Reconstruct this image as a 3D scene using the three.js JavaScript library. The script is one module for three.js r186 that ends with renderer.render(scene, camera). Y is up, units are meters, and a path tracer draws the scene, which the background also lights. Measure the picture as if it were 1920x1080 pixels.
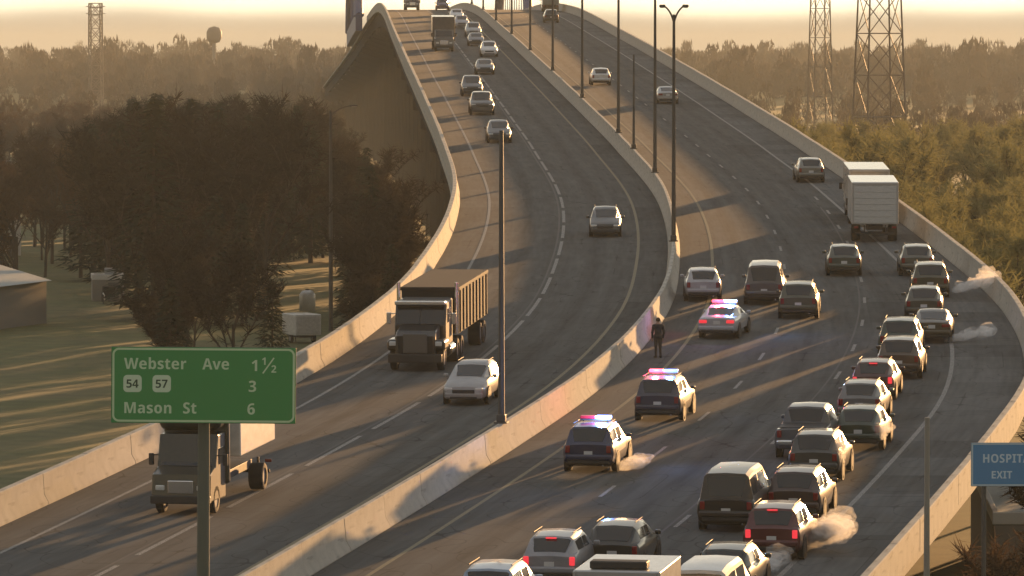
import * as THREE from 'three';
import { RoundedBoxGeometry } from 'three/addons/geometries/RoundedBoxGeometry.js';
import { mergeGeometries, toCreasedNormals } from 'three/addons/utils/BufferGeometryUtils.js';
import { MarchingCubes } from 'three/addons/objects/MarchingCubes.js';
import { ImprovedNoise } from 'three/addons/math/ImprovedNoise.js';

// ------------------------------------------------------------------ camera, sky, sun, exposure
const scene = new THREE.Scene();
const camera = new THREE.PerspectiveCamera(2 * Math.atan(540 / 10000) * 180 / Math.PI, 16 / 9, 1, 12000);
camera.position.set(0, 16, 0);                       // traffic camera mast beside the highway, long lens
camera.lookAt(0, 16 - 43, -1000);
const renderer = new THREE.WebGLRenderer({ antialias: true });
renderer.toneMapping = THREE.LinearToneMapping;
renderer.toneMappingExposure = 2.0;
renderer.shadowMap.enabled = true;

const SUN_AZ = 18.5 * Math.PI / 180, SUN_EL = 4.5 * Math.PI / 180;
const sunDir = new THREE.Vector3(Math.sin(SUN_AZ) * Math.cos(SUN_EL), Math.sin(SUN_EL), -Math.cos(SUN_AZ) * Math.cos(SUN_EL));
const sun = new THREE.DirectionalLight(new THREE.Color().setRGB(1, 0.54, 0.21), 4.8);
sun.position.copy(sunDir).multiplyScalar(900).add(new THREE.Vector3(0, 5, -300));
sun.target.position.set(0, 5, -300);
sun.castShadow = true;
Object.assign(sun.shadow.camera, { left: -250, right: 250, top: 120, bottom: -120, near: 10, far: 2500 });
sun.shadow.mapSize.set(4096, 4096);
scene.add(sun, sun.target);

const perlin = new ImprovedNoise();
const N = (x, y = 0, z = 0) => perlin.noise(x, y, z);
const fbm = (x, y, z = 0, n = 4) => { let s = 0, a = 0.5; for (let i = 0; i < n; i++) { s += a * N(x, y, z); x *= 2.03; y *= 2.03; z *= 2.03; a *= 0.5; } return s; };
const sstep = (a, b, x) => { const t = Math.min(1, Math.max(0, (x - a) / (b - a))); return t * t * (3 - 2 * t); };
const mix = (a, b, t) => a + (b - a) * t;
{ // evening sky: low grey-beige stratus cloud, clear air above it, soft cloud overhead
  const W = 1024, H = 2048, d = new Float32Array(W * H * 4);
  for (let j = 0; j < H; j++) {
    const el = (j + 0.5) / H * 180 - 90;
    for (let i = 0; i < W; i++) {
      const u = (i + 0.5) / W, dirX = Math.cos((u - 0.5) * 2 * Math.PI), dirZ = Math.sin((u - 0.5) * 2 * Math.PI);
      const cs = Math.max(0, dirX * Math.sin(SUN_AZ) + dirZ * -Math.cos(SUN_AZ));        // nearness to the sun in azimuth
      const glow = Math.pow(cs, 6);
      const n1 = N(dirX * 9, dirZ * 9, 3.1), n2 = N(dirX * 40, dirZ * 40, 7.7);
      const top = 0.40 + 0.12 * n1 + 0.10 * n2 - 0.16 * glow * sstep(0.97, 1, cs);
      const bank = 1 - sstep(top, top + 0.22, el);                                       // low stratus cloud, air only
      const up = Math.max(0, el);
      const cloud = sstep(-0.15, 0.35, fbm(dirX * 3 + 2, up * 0.09, dirZ * 3, 4)) * sstep(4, 14, up);
      let r = mix(0.225, 0.62, Math.exp(-up / 9)) + glow * 0.75 * Math.exp(-up / 7);
      let g = mix(0.235, 0.57, Math.exp(-up / 9)) + glow * 0.64 * Math.exp(-up / 7);
      let b = mix(0.245, 0.43, Math.exp(-up / 9)) + glow * 0.42 * Math.exp(-up / 7);
      r = mix(r, 0.27, cloud * 0.5); g = mix(g, 0.262, cloud * 0.5); b = mix(b, 0.255, cloud * 0.5);
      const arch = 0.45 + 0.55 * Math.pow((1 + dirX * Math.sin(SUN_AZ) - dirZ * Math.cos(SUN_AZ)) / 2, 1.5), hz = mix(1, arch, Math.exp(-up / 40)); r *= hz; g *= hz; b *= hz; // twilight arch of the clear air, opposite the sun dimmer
      r = mix(r, 0.305, bank); g = mix(g, 0.273, bank); b = mix(b, 0.21, bank);     // the stratus has one colour all round
      const o = (j * W + i) * 4; d[o] = r; d[o + 1] = g; d[o + 2] = b; d[o + 3] = 1;
    }
  }
  const tx = new THREE.DataTexture(d, W, H, THREE.RGBAFormat, THREE.FloatType);
  tx.mapping = THREE.EquirectangularReflectionMapping; tx.magFilter = THREE.LinearFilter; tx.minFilter = THREE.LinearFilter; tx.needsUpdate = true;
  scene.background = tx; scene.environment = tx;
}
scene.fog = new THREE.FogExp2(new THREE.Color().setRGB(0.97, 0.99, 0.87), 0.00013);

// ------------------------------------------------------------------ helpers
let seed = 12345;
const rnd = () => { seed = (seed * 1664525 + 1013904223) % 4294967296; return seed / 4294967296; };
const rr = (a, b) => a + (b - a) * rnd();
const taken = new Map();
const numbered = n => { const k = taken.get(n) || 0; taken.set(n, k + 1); return k ? `${n}_${String(k).padStart(3, '0')}` : n; };
function thing(name, label, category, [x, y, z] = [0, 0, 0], turn = 0, group) {
  const o = new THREE.Group(); o.name = numbered(name); o.position.set(x, y, z); o.rotation.y = turn;
  o.userData = { label, category }; if (group) o.userData.group = group;
  scene.add(o); return o;
}
function copyOf(root, pos, turn = 0, scale = 1, label) {
  const r = root.clone(); r.name = numbered(root.name.replace(/_\d{3}$/, '')); scene.add(r);
  r.position.set(...pos); r.rotation.y = turn; r.scale.set(...(Array.isArray(scale) ? scale : [scale, scale, scale]));
  r.userData = { ...root.userData }; if (label) r.userData.label = label;
  return r;
}
const plain = g => { const q = g.index ? g.toNonIndexed() : g.clone(); for (const k of Object.keys(q.attributes)) if (!['position', 'normal', 'uv'].includes(k)) q.deleteAttribute(k); return q; };
function part(name, geos, m, parent) {
  const gs = (Array.isArray(geos) ? geos : [geos]);
  const g = gs.length > 1 ? mergeGeometries(gs.map(plain)) : gs[0];
  const o = new THREE.Mesh(g, m); o.name = name; parent.add(o); return o;
}
function structure(name, g, m, extra) { const o = new THREE.Mesh(g, m); o.name = numbered(name); o.userData = { kind: 'structure', ...extra }; scene.add(o); return o; }
const bx = (w, h, l, x, y, z, r = 0.03) => { const g = r > 0 ? new RoundedBoxGeometry(w, h, l, 2, Math.min(r, w * 0.45, h * 0.45, l * 0.45)) : new THREE.BoxGeometry(w, h, l); g.translate(x, y, z); return g; };
const cyl = (r0, r1, a, b, n = 8) => { // tapered bar from a to b
  const A = new THREE.Vector3(...a), B = new THREE.Vector3(...b), L = A.distanceTo(B);
  const g = new THREE.CylinderGeometry(r1, r0, L, n, 1); g.translate(0, L / 2, 0);
  g.applyQuaternion(new THREE.Quaternion().setFromUnitVectors(new THREE.Vector3(0, 1, 0), B.clone().sub(A).normalize()));
  g.translate(...a); return g;
};
const col = (r, g, b) => new THREE.Color().setRGB(r, g, b);
const std = (c, roughness = 0.8, o = {}) => new THREE.MeshStandardMaterial({ color: col(...c), roughness, ...o });
function noiseTexture(W, H, fn, srgb = true) { // fn(u,v) -> linear rgb
  const d = new Uint8Array(W * H * 4), enc = v => { v = Math.min(1, Math.max(0, v)); return 255 * (srgb ? (v <= 0.0031308 ? v * 12.92 : 1.055 * Math.pow(v, 1 / 2.4) - 0.055) : v); };
  for (let j = 0; j < H; j++) for (let i = 0; i < W; i++) { const c = fn((i + 0.5) / W, (j + 0.5) / H), o = (j * W + i) * 4; d[o] = enc(c[0]); d[o + 1] = enc(c[1]); d[o + 2] = enc(c[2]); d[o + 3] = 255; }
  const t = new THREE.DataTexture(d, W, H); t.wrapS = t.wrapT = THREE.RepeatWrapping; t.magFilter = THREE.LinearFilter; t.minFilter = THREE.LinearMipmapLinearFilter; t.generateMipmaps = true;
  if (srgb) t.colorSpace = THREE.SRGBColorSpace; t.needsUpdate = true; return t;
}
const hash = (i, j = 0) => { const s = Math.sin(i * 127.1 + j * 311.7) * 43758.5453; return s - Math.floor(s); };

// ------------------------------------------------------------------ the highway's line: median position and height along the distance D
function curve(xs, ys) {
  const n = xs.length, m = ys.map((_, i) => { if (i === 0) return (ys[1] - ys[0]) / (xs[1] - xs[0]); if (i === n - 1) return (ys[i] - ys[i - 1]) / (xs[i] - xs[i - 1]); const a = xs[i] - xs[i - 1], b = xs[i + 1] - xs[i]; return (b * (ys[i] - ys[i - 1]) / a + a * (ys[i + 1] - ys[i]) / b) / (a + b); });
  return x => { let i = 0; while (i < n - 2 && x > xs[i + 1]) i++; const h = xs[i + 1] - xs[i], t = (x - xs[i]) / h; if (t < 0) return ys[0] + m[0] * (x - xs[0]);
    return (2 * t ** 3 - 3 * t * t + 1) * ys[i] + (t ** 3 - 2 * t * t + t) * h * m[i] + (-2 * t ** 3 + 3 * t * t) * ys[i + 1] + (t ** 3 - t * t) * h * m[i + 1]; };
}
const med = curve([100, 140, 170, 200, 221, 258, 290, 330, 388, 441, 535, 625, 830, 1000, 1200, 1500], [-20, -11.8, -5.9, -0.4, 3.1, 7.2, 8.8, 9.5, 8.0, 6.05, 2.5, -0.7, -7.6, -14, -23, -40]);
const ele = curve([100, 150, 170, 230, 330, 420, 520, 625, 750, 830, 900, 1000, 1200, 1500], [-2.8, -0.85, 0, 2.5, 6.8, 10.6, 14.6, 18.4, 22.3, 23.6, 23.7, 22.8, 18.2, 8]);
const slope = D => (med(D + 1) - med(D - 1)) / 2, grade = D => (ele(D + 1) - ele(D - 1)) / 2;
const rightEdge = D => mix(18.5, 13.4, sstep(205, 345, D));        // the exit lane widens the right carriageway
const leftEdge = () => -13.2;
const GROUND = -7;
const stations = (a, b, step) => { const s = []; const n = Math.max(1, Math.round((b - a) / step)); for (let i = 0; i <= n; i++) s.push(a + (b - a) * i / n); return s; };
// sweep of a cross-section [[offset, height], ...] along the highway; offset may be a function of D
function sweep(section, Ds, { closed = true, uvScale = 1, caps = true } = {}) {
  const pos = [], uv = [], idx = [], n = section.length, m = closed ? n + 1 : n;
  let per = [0]; for (let k = 1; k < m; k++) { const a = section[k - 1], b = section[k % n]; const f = v => typeof v === 'function' ? v(250) : v; per.push(per[k - 1] + Math.hypot(f(b[0]) - f(a[0]), b[1] - a[1])); }
  for (const D of Ds) for (let k = 0; k < m; k++) { const [o, h] = section[k % n]; pos.push(med(D) + (typeof o === 'function' ? o(D) : o), ele(D) + h, -D); uv.push(per[k] * uvScale, D * uvScale); }
  for (let i = 0; i < Ds.length - 1; i++) for (let k = 0; k < m - 1; k++) { const a = i * m + k, b = a + 1, c = a + m, d = c + 1; idx.push(a, b, c, b, d, c); }
  if (closed && caps) for (const base of [0, (Ds.length - 1) * m]) for (const [a, b, c] of THREE.ShapeUtils.triangulateShape(section.map(([o, h]) => new THREE.Vector2(typeof o === 'function' ? o(Ds[0]) : o, h)), [])) idx.push(...(base ? [base + a, base + b, base + c] : [base + a, base + c, base + b]));
  const g = new THREE.BufferGeometry(); g.setAttribute('position', new THREE.Float32BufferAttribute(pos, 3)); g.setAttribute('uv', new THREE.Float32BufferAttribute(uv, 2)); g.setIndex(idx);
  return toCreasedNormals(g, 0.5);
}

// ------------------------------------------------------------------ ground
const groundTex = noiseTexture(1024, 1024, (u, v) => {
  const a = fbm(u * 8, v * 8, 1, 5), b = fbm(u * 40, v * 40, 5, 3), c = hash(Math.floor(u * 1024), Math.floor(v * 1024)) - 0.5;
  const t = sstep(-0.2, 0.25, a + 0.4 * b), k = 1 + 0.5 * b + 0.25 * c;
  return [mix(0.09, 0.11, t) * k, mix(0.095, 0.1, t) * k, mix(0.026, 0.036, t) * k];
});
const hill = (x, D) => 13 * sstep(1500, 2700, D + 120 * N(x * 0.002, 1)) * (1 + 0.35 * N(x * 0.0015, D * 0.001, 9)) ;
const groundH = (x, D) => GROUND + 0.5 * N(x * 0.03, D * 0.03) * sstep(250, 400, D) + hill(x, D);
{
  const xs = [], Ds = []; for (let x = -2600; x <= 2600; x += Math.abs(x) < 300 ? 20 : 100) xs.push(x);
  for (let D = -150; D <= 9000; D += D < 1200 ? 25 : D < 3200 ? 60 : 400) Ds.push(D);
  const pos = [], uv = [], idx = [];
  for (const D of Ds) for (const x of xs) { pos.push(x, groundH(x, D), -D); uv.push(x / 90, D / 90); }
  for (let i = 0; i < Ds.length - 1; i++) for (let k = 0; k < xs.length - 1; k++) { const a = i * xs.length + k, b = a + 1, c = a + xs.length, d = c + 1; idx.push(a, b, c, b, d, c); }
  const g = new THREE.BufferGeometry(); g.setAttribute('position', new THREE.Float32BufferAttribute(pos, 3)); g.setAttribute('uv', new THREE.Float32BufferAttribute(uv, 2)); g.setIndex(idx); g.computeVertexNormals();
  structure('ground', g, new THREE.MeshStandardMaterial({ map: groundTex, roughness: 1 }));
}

// ------------------------------------------------------------------ road surfaces: worn concrete with wheel tracks, oil strips, salt and patches
function roadTexture(width, lanes, repeatLen) {
  return noiseTexture(512, 2048, (u, v) => {
    const x = u * width, y = v * repeatLen, TA = 2 * Math.PI, cy = Math.cos(v * TA), sy = Math.sin(v * TA);
    let k = 1;
    k += 0.22 * fbm(x * 0.9, cy * 2.2, sy * 2.2, 4) + 0.16 * N(x * 6, cy * 3, sy * 3) + 0.10 * (hash(Math.floor(u * 512), Math.floor(v * 2048)) - 0.5);
    k += 0.14 * N(x * 2.6, cy * 0.8 + 4, sy * 0.8);                         // long streaks
    let salt = 0;
    for (const c of lanes) { const d = x - c; for (const w of [-0.85, 0.85]) k += 0.13 * Math.exp(-(((d - w) / 0.33) ** 2)); k -= 0.16 * Math.exp(-((d / 0.3) ** 2)); }
    salt = sstep(0.05, 0.4, N(x * 1.3, cy * 3, sy * 3 + 9)) * 0.35;
    const patch = hash(Math.floor(x / 3.6), Math.floor(y / 5.5));
    k *= patch > 0.88 ? 0.80 : patch < 0.10 ? 1.13 : 1;
    const crack = Math.abs(N(x * 0.7 + 20, y * 0.35, 2)); if (crack < 0.012) k *= 0.6;
    if (width > 15) { const sh = sstep(14.4, 15.0, x + 0.25 * N(cy * 5, sy * 5, 1)); k *= 1 + 0.28 * sh; salt += 0.35 * sh * (0.6 + N(x * 2, cy * 6, sy * 6)); }
    const base = 0.098;
    return [base * k * 0.98 + salt * 0.024, base * k + salt * 0.024, base * k * 0.985 + salt * 0.024];
  });
}
const roadL = new THREE.MeshPhysicalMaterial({ map: roadTexture(12.8, [4.6, 8.8], 66), roughness: 1, specularIntensity: 0.12 });
const roadR = new THREE.MeshPhysicalMaterial({ map: roadTexture(18.1, [4.0, 7.7, 12.0], 66), roughness: 1, specularIntensity: 0.12 });
function ribbon(oL, oR, D0, D1, h, mat, name, repeatLen = 66) {
  const Ds = stations(D0, D1, 4), pos = [], uv = [], idx = [], C = 5, f = (o, D) => typeof o === 'function' ? o(D) : o;
  for (const D of Ds) for (let k = 0; k <= C; k++) { const a = f(oL, D), b = f(oR, D); pos.push(med(D) + mix(a, b, k / C), ele(D) + h, -D); uv.push((mix(a, b, k / C) - a) / (name === 'x' ? 1 : Math.max(b - a, 1e-3)), D / repeatLen); }
  for (let i = 0; i < Ds.length - 1; i++) for (let k = 0; k < C; k++) { const a = i * (C + 1) + k, b = a + 1, c = a + C + 1, d = c + 1; idx.push(a, b, c, b, d, c); }
  const g = new THREE.BufferGeometry(); g.setAttribute('position', new THREE.Float32BufferAttribute(pos, 3)); g.setAttribute('uv', new THREE.Float32BufferAttribute(uv, 2)); g.setIndex(idx); g.computeVertexNormals();
  return g;
}
const ROAD0 = 60, ROAD1 = 1500;
const roadLeft = structure('oncoming_road', ribbon(-12.95, -0.35, ROAD0, ROAD1, 0, roadL), roadL);
const roadRight = structure('outbound_road', ribbon(0.35, D => rightEdge(D) - 0.25, ROAD0, ROAD1, 0, roadR), roadR);
const paint = new THREE.MeshStandardMaterial({ map: noiseTexture(128, 256, (u, v) => { const k = 0.25 + 0.2 * fbm(u * 6, v * 14, 2, 3) - 0.16 * sstep(0.0, 0.3, N(u * 9, v * 40, 5)); return [k, k * 0.98, k * 0.92]; }), roughness: 0.75 });
const paintY = new THREE.MeshStandardMaterial({ map: noiseTexture(128, 256, (u, v) => { const k = 0.17 + 0.13 * fbm(u * 6, v * 14, 8, 3); return [k, k * 0.85, k * 0.5]; }), roughness: 0.75 });
const strip = (name, o, w, D0, D1, parent, m = paint) => part(name, ribbon(typeof o === 'function' ? D => o(D) - w / 2 : o - w / 2, typeof o === 'function' ? D => o(D) + w / 2 : o + w / 2, D0, D1, 0.005, m, 'm', 6), m, parent);
strip('edge_line', -10.9, 0.16, ROAD0, 900, roadLeft); strip('edge_line', -2.0, 0.16, ROAD0, 900, roadLeft, paintY);
strip('edge_line', 2.1, 0.16, ROAD0, 900, roadRight, paintY); strip('edge_line', D => mix(15.0, 10.6, sstep(205, 345, D)), 0.18, ROAD0, 900, roadRight);
for (let D = 110; D < 840; D += 12.2) { strip('lane_dash', -6.35, 0.18, D, D + 9.8, roadLeft); strip('lane_dash', 5.95, 0.14, D + 3, D + 6.2, roadRight); if (D < 330) strip('lane_dash', 9.85, 0.15, D + 7, D + 10.2, roadRight); }
strip('lane_seam', -6.62, 0.10, 130, 700, roadLeft, std([0.045, 0.045, 0.045], 0.7));
strip('lane_seam', 9.6, 0.09, 130, 330, roadRight, std([0.045, 0.045, 0.045], 0.7));

// ------------------------------------------------------------------ bridge under the road: slab, girders, piers, and the tied arch at the crest
const concreteTex = noiseTexture(512, 512, (u, v) => {
  const st = sstep(0.1, 0.5, fbm(u * 22, v * 3, 4, 3)), k = 0.42 * (1 + 0.30 * fbm(u * 6, v * 6, 1, 4) + 0.14 * (hash(Math.floor(u * 512), Math.floor(v * 512)) - 0.5) - 0.35 * st);
  return [k, k * 0.92, k * 0.78];
});
const concreteM = new THREE.MeshStandardMaterial({ map: concreteTex, roughness: 0.92, bumpMap: concreteTex, bumpScale: 0.01 });
const bridge = thing('highway_bridge', 'long concrete and steel viaduct carrying the highway up to its crest', 'bridge');
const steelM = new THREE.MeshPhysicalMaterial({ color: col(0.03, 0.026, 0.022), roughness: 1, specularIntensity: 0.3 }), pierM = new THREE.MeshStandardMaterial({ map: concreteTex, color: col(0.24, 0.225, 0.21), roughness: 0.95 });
part('deck_slab', sweep([[-13.3, -0.03], [D => rightEdge(D) + 0.1, -0.03], [D => rightEdge(D) + 0.1, -0.35], [-13.3, -0.35]], stations(ROAD0, ROAD1, 10)), concreteM, bridge);
for (const o of [-12.3, -8.6, -4.6, -1.2, 1.4, 4.8, 8.6, 12.4]) part('girder', sweep([[o - 0.3, -0.352], [o + 0.3, -0.352], [o + 0.3, -2.6], [o - 0.3, -2.6]], stations(ROAD0 + 20, ROAD1, 12)), steelM, bridge);
for (let D = 90; D < 1500; D += 36) {
  const y = ele(D) - 2.62, gl = groundH(med(D), D) - 1, gs = [];
  for (const c of [-6.8, 6.8]) {
    const X = med(D) + c, s = new THREE.Shape([[-5.8, 0], [5.8, 0], [5.8, -0.9], [1.6, -2.3], [-1.6, -2.3], [-5.8, -0.9]].map(p => new THREE.Vector2(...p)));
    const cap = new THREE.ExtrudeGeometry(s, { depth: 1.8, bevelEnabled: true, bevelSize: 0.06, bevelThickness: 0.06, bevelSegments: 1 }); cap.translate(X, y - 0.07, -D - 0.9); gs.push(cap);
    if (y - 2.2 - gl > 0.5) { const c2 = bx(2.6, y - 2.2 - gl, 1.6, X, (y - 2.2 + gl) / 2, -D, 0.12); gs.push(c2); }
  }
  part('pier', gs, pierM, bridge);
}
{
  const blue = std([0.05, 0.07, 0.16], 0.5), A0 = 955, A1 = 1095;
  const arch = thing('bridge_arch', 'dark blue steel arch rising beside the crest of the bridge', 'bridge arch', [0, 0, 0]);
  for (const o of [-15.2, 15.2]) {
    const P = []; for (let i = 0; i <= 40; i++) { const t = i / 40, D = mix(A0, A1, t); P.push(new THREE.Vector3(med(D) + o, ele(D) + 0.3 + 31 * 4 * t * (1 - t), -D)); }
    const gs = []; for (let i = 0; i < 40; i++) { const a = P[i], b = P[i + 1]; gs.push(cyl(0.95, 0.95, a.toArray(), b.toArray(), 4)); }
    part('arch_rib', gs, blue, arch);
    for (let i = 3; i < 38; i += 3) { const p = P[i], D = -p.z; part('hanger', cyl(0.09, 0.09, [p.x, ele(D) - 0.5, p.z], p.toArray(), 6), blue, arch); }
    part('tie_girder', sweep([[o - 0.6, 0.6], [o + 0.6, 0.6], [o + 0.6, -2.4], [o - 0.6, -2.4]], stations(A0 - 4, A1 + 4, 8)), blue, arch);
  }
  for (let i = 0; i < 5; i++) { const D = mix(A0, A1, 0.3 + 0.1 * i), t = (D - A0) / (A1 - A0), y = ele(D) + 0.3 + 31 * 4 * t * (1 - t); part('brace', cyl(0.4, 0.4, [med(D) - 15.2, y, -D], [med(D) + 15.2, y, -D], 6), blue, arch); }
}

// ------------------------------------------------------------------ parapets: cast in lengths with open joints
function parapet(name, label, o, side, D0, D1, len, h) { // side +1: road lies to the right of the wall
  const t = thing(name, label, 'barrier');
  const f = (q) => typeof o === 'function' ? D => o(D) + q : o + q;
  for (let D = D0; D < D1; D += len) {
    const e = D + len - 0.035, sec = side === 0
      ? [[f(-0.33), 0.004], [f(-0.30), 0.1], [f(-0.16), 0.34], [f(-0.10), h - 0.02], [f(-0.08), h], [f(0.08), h], [f(0.10), h - 0.02], [f(0.16), 0.34], [f(0.30), 0.1], [f(0.33), 0.004]]
      : [[f(-0.22 * side), -0.02], [f(-0.22 * side), h - 0.03], [f(-0.19 * side), h], [f(0.03 * side), h], [f(0.06 * side), h - 0.03], [f(0.10 * side), 0.36], [f(0.24 * side), 0.10], [f(0.245 * side), 0.004]];
    const jit = 0.012 * (hash(D, 3) - 0.5), g = sweep(sec.map(([a, b]) => [typeof a === 'function' ? q => a(q) + jit : a + jit, b > 0.5 ? b + 0.02 * (hash(D, 8) - 0.5) : b]), stations(D, e, len > 7 ? 4 : 3), { uvScale: 0.23 });
    part('barrier_segment', g, concreteM, t);
  }
  return t;
}
parapet('bridge_parapet', 'concrete parapet along the outer edge of the oncoming lanes, glowing orange in low sun', -13.0, 1, 100, 1000, 6, 1.08);
parapet('median_barrier', 'concrete median barrier with light poles dividing the two carriageways', 0, 0, 100, 1000, 6, 1.07);
parapet('ramp_parapet', 'concrete parapet on the outer edge of the outbound lanes beside the exit queue', rightEdge, -1, 100, 1000, 6, 1.05);

// ------------------------------------------------------------------ light poles
const poleM = std([0.075, 0.068, 0.06], 0.55, { metalness: 0.3 }), poleGrey = std([0.24, 0.23, 0.21], 0.5, { metalness: 0.4 });
const lensM = std([0.5, 0.48, 0.42], 0.3);
function lightPole(label, pos, h, arms, turn, m = poleM, group, r = 0.13) {
  const t = thing('light_pole', label, 'light pole', pos, turn, group);
  part('base_plate', [bx(0.5, 0.06, 0.5, 0, 0.032, 0, 0.01), bx(0.34, 0.3, 0.34, 0, 0.2, 0, 0.05)], m, t);
  part('mast', cyl(r, r * 0.6, [0, 0.05, 0], [0, h, 0], 10), m, t);
  for (const s of arms) {
    const c = new THREE.QuadraticBezierCurve3(new THREE.Vector3(0, h - 0.5, 0), new THREE.Vector3(s * 0.5, h + 0.25, 0), new THREE.Vector3(s * 1.7, h + 0.45, 0));
    part('arm', new THREE.TubeGeometry(c, 8, 0.055, 6), m, t); const hx = Math.abs(s) < 1 ? 0.5 : 1;
    const head = part('luminaire', bx(0.7 * hx, 0.16, 0.34, s * 1.95, h + 0.45, 0, 0.06), m, t);
    part('lens', bx(0.42 * hx, 0.04, 0.26, s * 2.0, h + 0.36, 0, 0.01), lensM, head);
  }
  return t;
}
const onRoad = (D, o, h = 0) => [med(D) + o, ele(D) + h, -D];
[[200, -0.0, 12.0, [], 'tall dark pole on the median barrier behind the white crossover SUV and black tractor truck'], [289, 0, 13.3, [-0.32, 0.32], 'light pole with two upswept arms where the median meets the stranded silver SUV']].forEach(([D, o, h, arms, label]) => lightPole(label, onRoad(D, o, 1.06), h - 1, arms, -Math.atan(slope(D)), poleM));
lightPole('slim short dark pole on the median between two taller light poles', onRoad(373, 0, 1.06), 6.6, [], 0, poleM, undefined, 0.1);
for (const D of [347, 393, 446, 500, 552, 606, 662, 720, 780]) lightPole('tall dark double-arm light pole in the row climbing the median to the crest', onRoad(D, 0, 1.06), 12.4, [-1, 1], -Math.atan(slope(D)), poleM, 'median light poles up the bridge');
lightPole('dark light pole standing on low ground left of the bridge piers', [-15.3, GROUND, -450], 18.6, [1], 0, poleM, undefined, 0.2);
lightPole('grey light pole rising outside the parapet beside the exit lane shoulder', [11.7, GROUND, -150], 12.9, [], 0, poleGrey, undefined, 0.12);

// ------------------------------------------------------------------ road signs
function signFace(W, H, bg, draw) { const c = document.createElement('canvas'); c.width = W; c.height = H; const g = c.getContext('2d'); g.fillStyle = bg; g.fillRect(0, 0, W, H); draw(g, W, H); const t = new THREE.CanvasTexture(c); t.colorSpace = THREE.SRGBColorSpace; return t; }
function signPlate(w, h, tex, m, t, y) {
  part('backing', bx(w, h, 0.07, 0, y, 0, 0.03), m, t);
  const f = new THREE.PlaneGeometry(w - 0.02, h - 0.02); f.translate(0, y, 0.040);
  part('sign_face', f, new THREE.MeshStandardMaterial({ map: tex, roughness: 0.55 }), t);
}
{
  const D = 150, s = thing('highway_guide_sign', 'green distance sign listing Webster Ave and Mason St on a median post', 'road sign', [-8.75, ele(D) + 0.0, -D], 0.02);
  const tex = signFace(1400, 580, '#3f8a4b', (g, W, H) => {
    g.strokeStyle = '#b9cfa6'; g.lineWidth = 16; g.lineJoin = 'round'; g.beginPath(); g.roundRect(14, 14, W - 28, H - 28, 44); g.stroke();
    g.fillStyle = '#bcd2b0'; g.textBaseline = 'alphabetic';
    g.font = 'bold 118px sans-serif'; g.fillText('Webster', 95, 168); g.fillText('Ave', 690, 168); g.fillText('Mason', 88, 508); g.fillText('St', 540, 508);
    g.fillText('1', 1060, 178); g.font = 'bold 78px sans-serif'; g.fillText('1', 1140, 130); g.fillText('2', 1212, 190); g.lineWidth = 11; g.strokeStyle = '#bcd2b0'; g.beginPath(); g.moveTo(1150, 196); g.lineTo(1235, 76); g.stroke();
    g.font = 'bold 118px sans-serif'; g.fillText('3', 1040, 338); g.fillText('6', 1030, 512);
    for (const [x, n] of [[90, '54'], [312, '57']]) { g.fillStyle = '#c3d6b8'; g.beginPath(); g.roundRect(x, 214, 140, 132, 30); g.fill(); g.fillStyle = '#2c4a30'; g.font = 'bold 88px sans-serif'; g.fillText(n, x + 20, 312); }
  });
  const gm = std([0.05, 0.10, 0.055], 0.6);
  signPlate(5.2, 2.15, tex, gm, s, 7.66); s.rotation.z = -0.008;
  const al = std([0.10, 0.11, 0.085], 0.75);
  for (const x of [-1.6, 0, 1.6]) part('stiffener', bx(0.1, 2.0, 0.1, x, 7.66, -0.09, 0.01), al, s);
  part('post', cyl(0.19, 0.16, [0, 0.0, -0.36], [0, 8.6, -0.36], 14), al, s);
  for (const y of [7.0, 8.2]) part('cross_arm', bx(4.4, 0.14, 0.14, 0, y, -0.21, 0.02), al, s);
}
{
  const D = 165, s = thing('blue_service_sign', 'blue sign with white letters on posts beside the exit lane parapet', 'road sign', [15.75, GROUND, -D], 0.03);
  const tex = signFace(1000, 430, '#4a80ad', (g, W, H) => {
    g.strokeStyle = '#a9bcc6'; g.lineWidth = 16; g.strokeRect(10, 10, W - 20, H - 20);
    g.fillStyle = '#b4c9d6'; g.font = 'bold 118px sans-serif'; g.fillText('HOSPITAL', 110, 196); g.font = 'bold 104px sans-serif'; g.fillText('EXIT', 200, 354);
  });
  const al = std([0.08, 0.08, 0.08], 0.5, { metalness: 0.4 });
  signPlate(3.05, 1.36, tex, std([0.2, 0.22, 0.24], 0.5), s, 10.43);
  for (const x of [-1.1, 1.1]) part('post', cyl(0.075, 0.075, [x, 0, -0.12], [x, 11.0, -0.12], 10), al, s);
}

// ------------------------------------------------------------------ vehicles
const glassM = new THREE.MeshPhysicalMaterial({ color: col(0.012, 0.013, 0.014), roughness: 0.12, clearcoat: 0.6, clearcoatRoughness: 0.06 });
const rubberM = std([0.02, 0.02, 0.02], 0.85), rimM = std([0.35, 0.35, 0.35], 0.35, { metalness: 0.8 }), trimM = std([0.025, 0.025, 0.026], 0.6);
const chromeM = std([0.75, 0.74, 0.72], 0.18, { metalness: 1 }), plateM = std([0.55, 0.55, 0.55], 0.5);
const tailM = new THREE.MeshPhysicalMaterial({ color: col(0.20, 0.01, 0.012), roughness: 0.2, clearcoat: 0.6 });
const tailLit = new THREE.MeshPhysicalMaterial({ color: col(0.3, 0.012, 0.016), roughness: 0.25, emissive: col(1, 0.05, 0.07), emissiveIntensity: 0.42 });
const headM = new THREE.MeshPhysicalMaterial({ color: col(0.55, 0.55, 0.52), roughness: 0.1, clearcoat: 1 });
const dirtTex = noiseTexture(256, 256, (u, v) => { const k = 0.86 + 0.3 * fbm(u * 7, v * 7, 3, 4) + 0.08 * (hash(u * 256 | 0, v * 256 | 0) - 0.5); return [k, k * 0.985, k * 0.96]; });
const paintCache = new Map();
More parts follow.
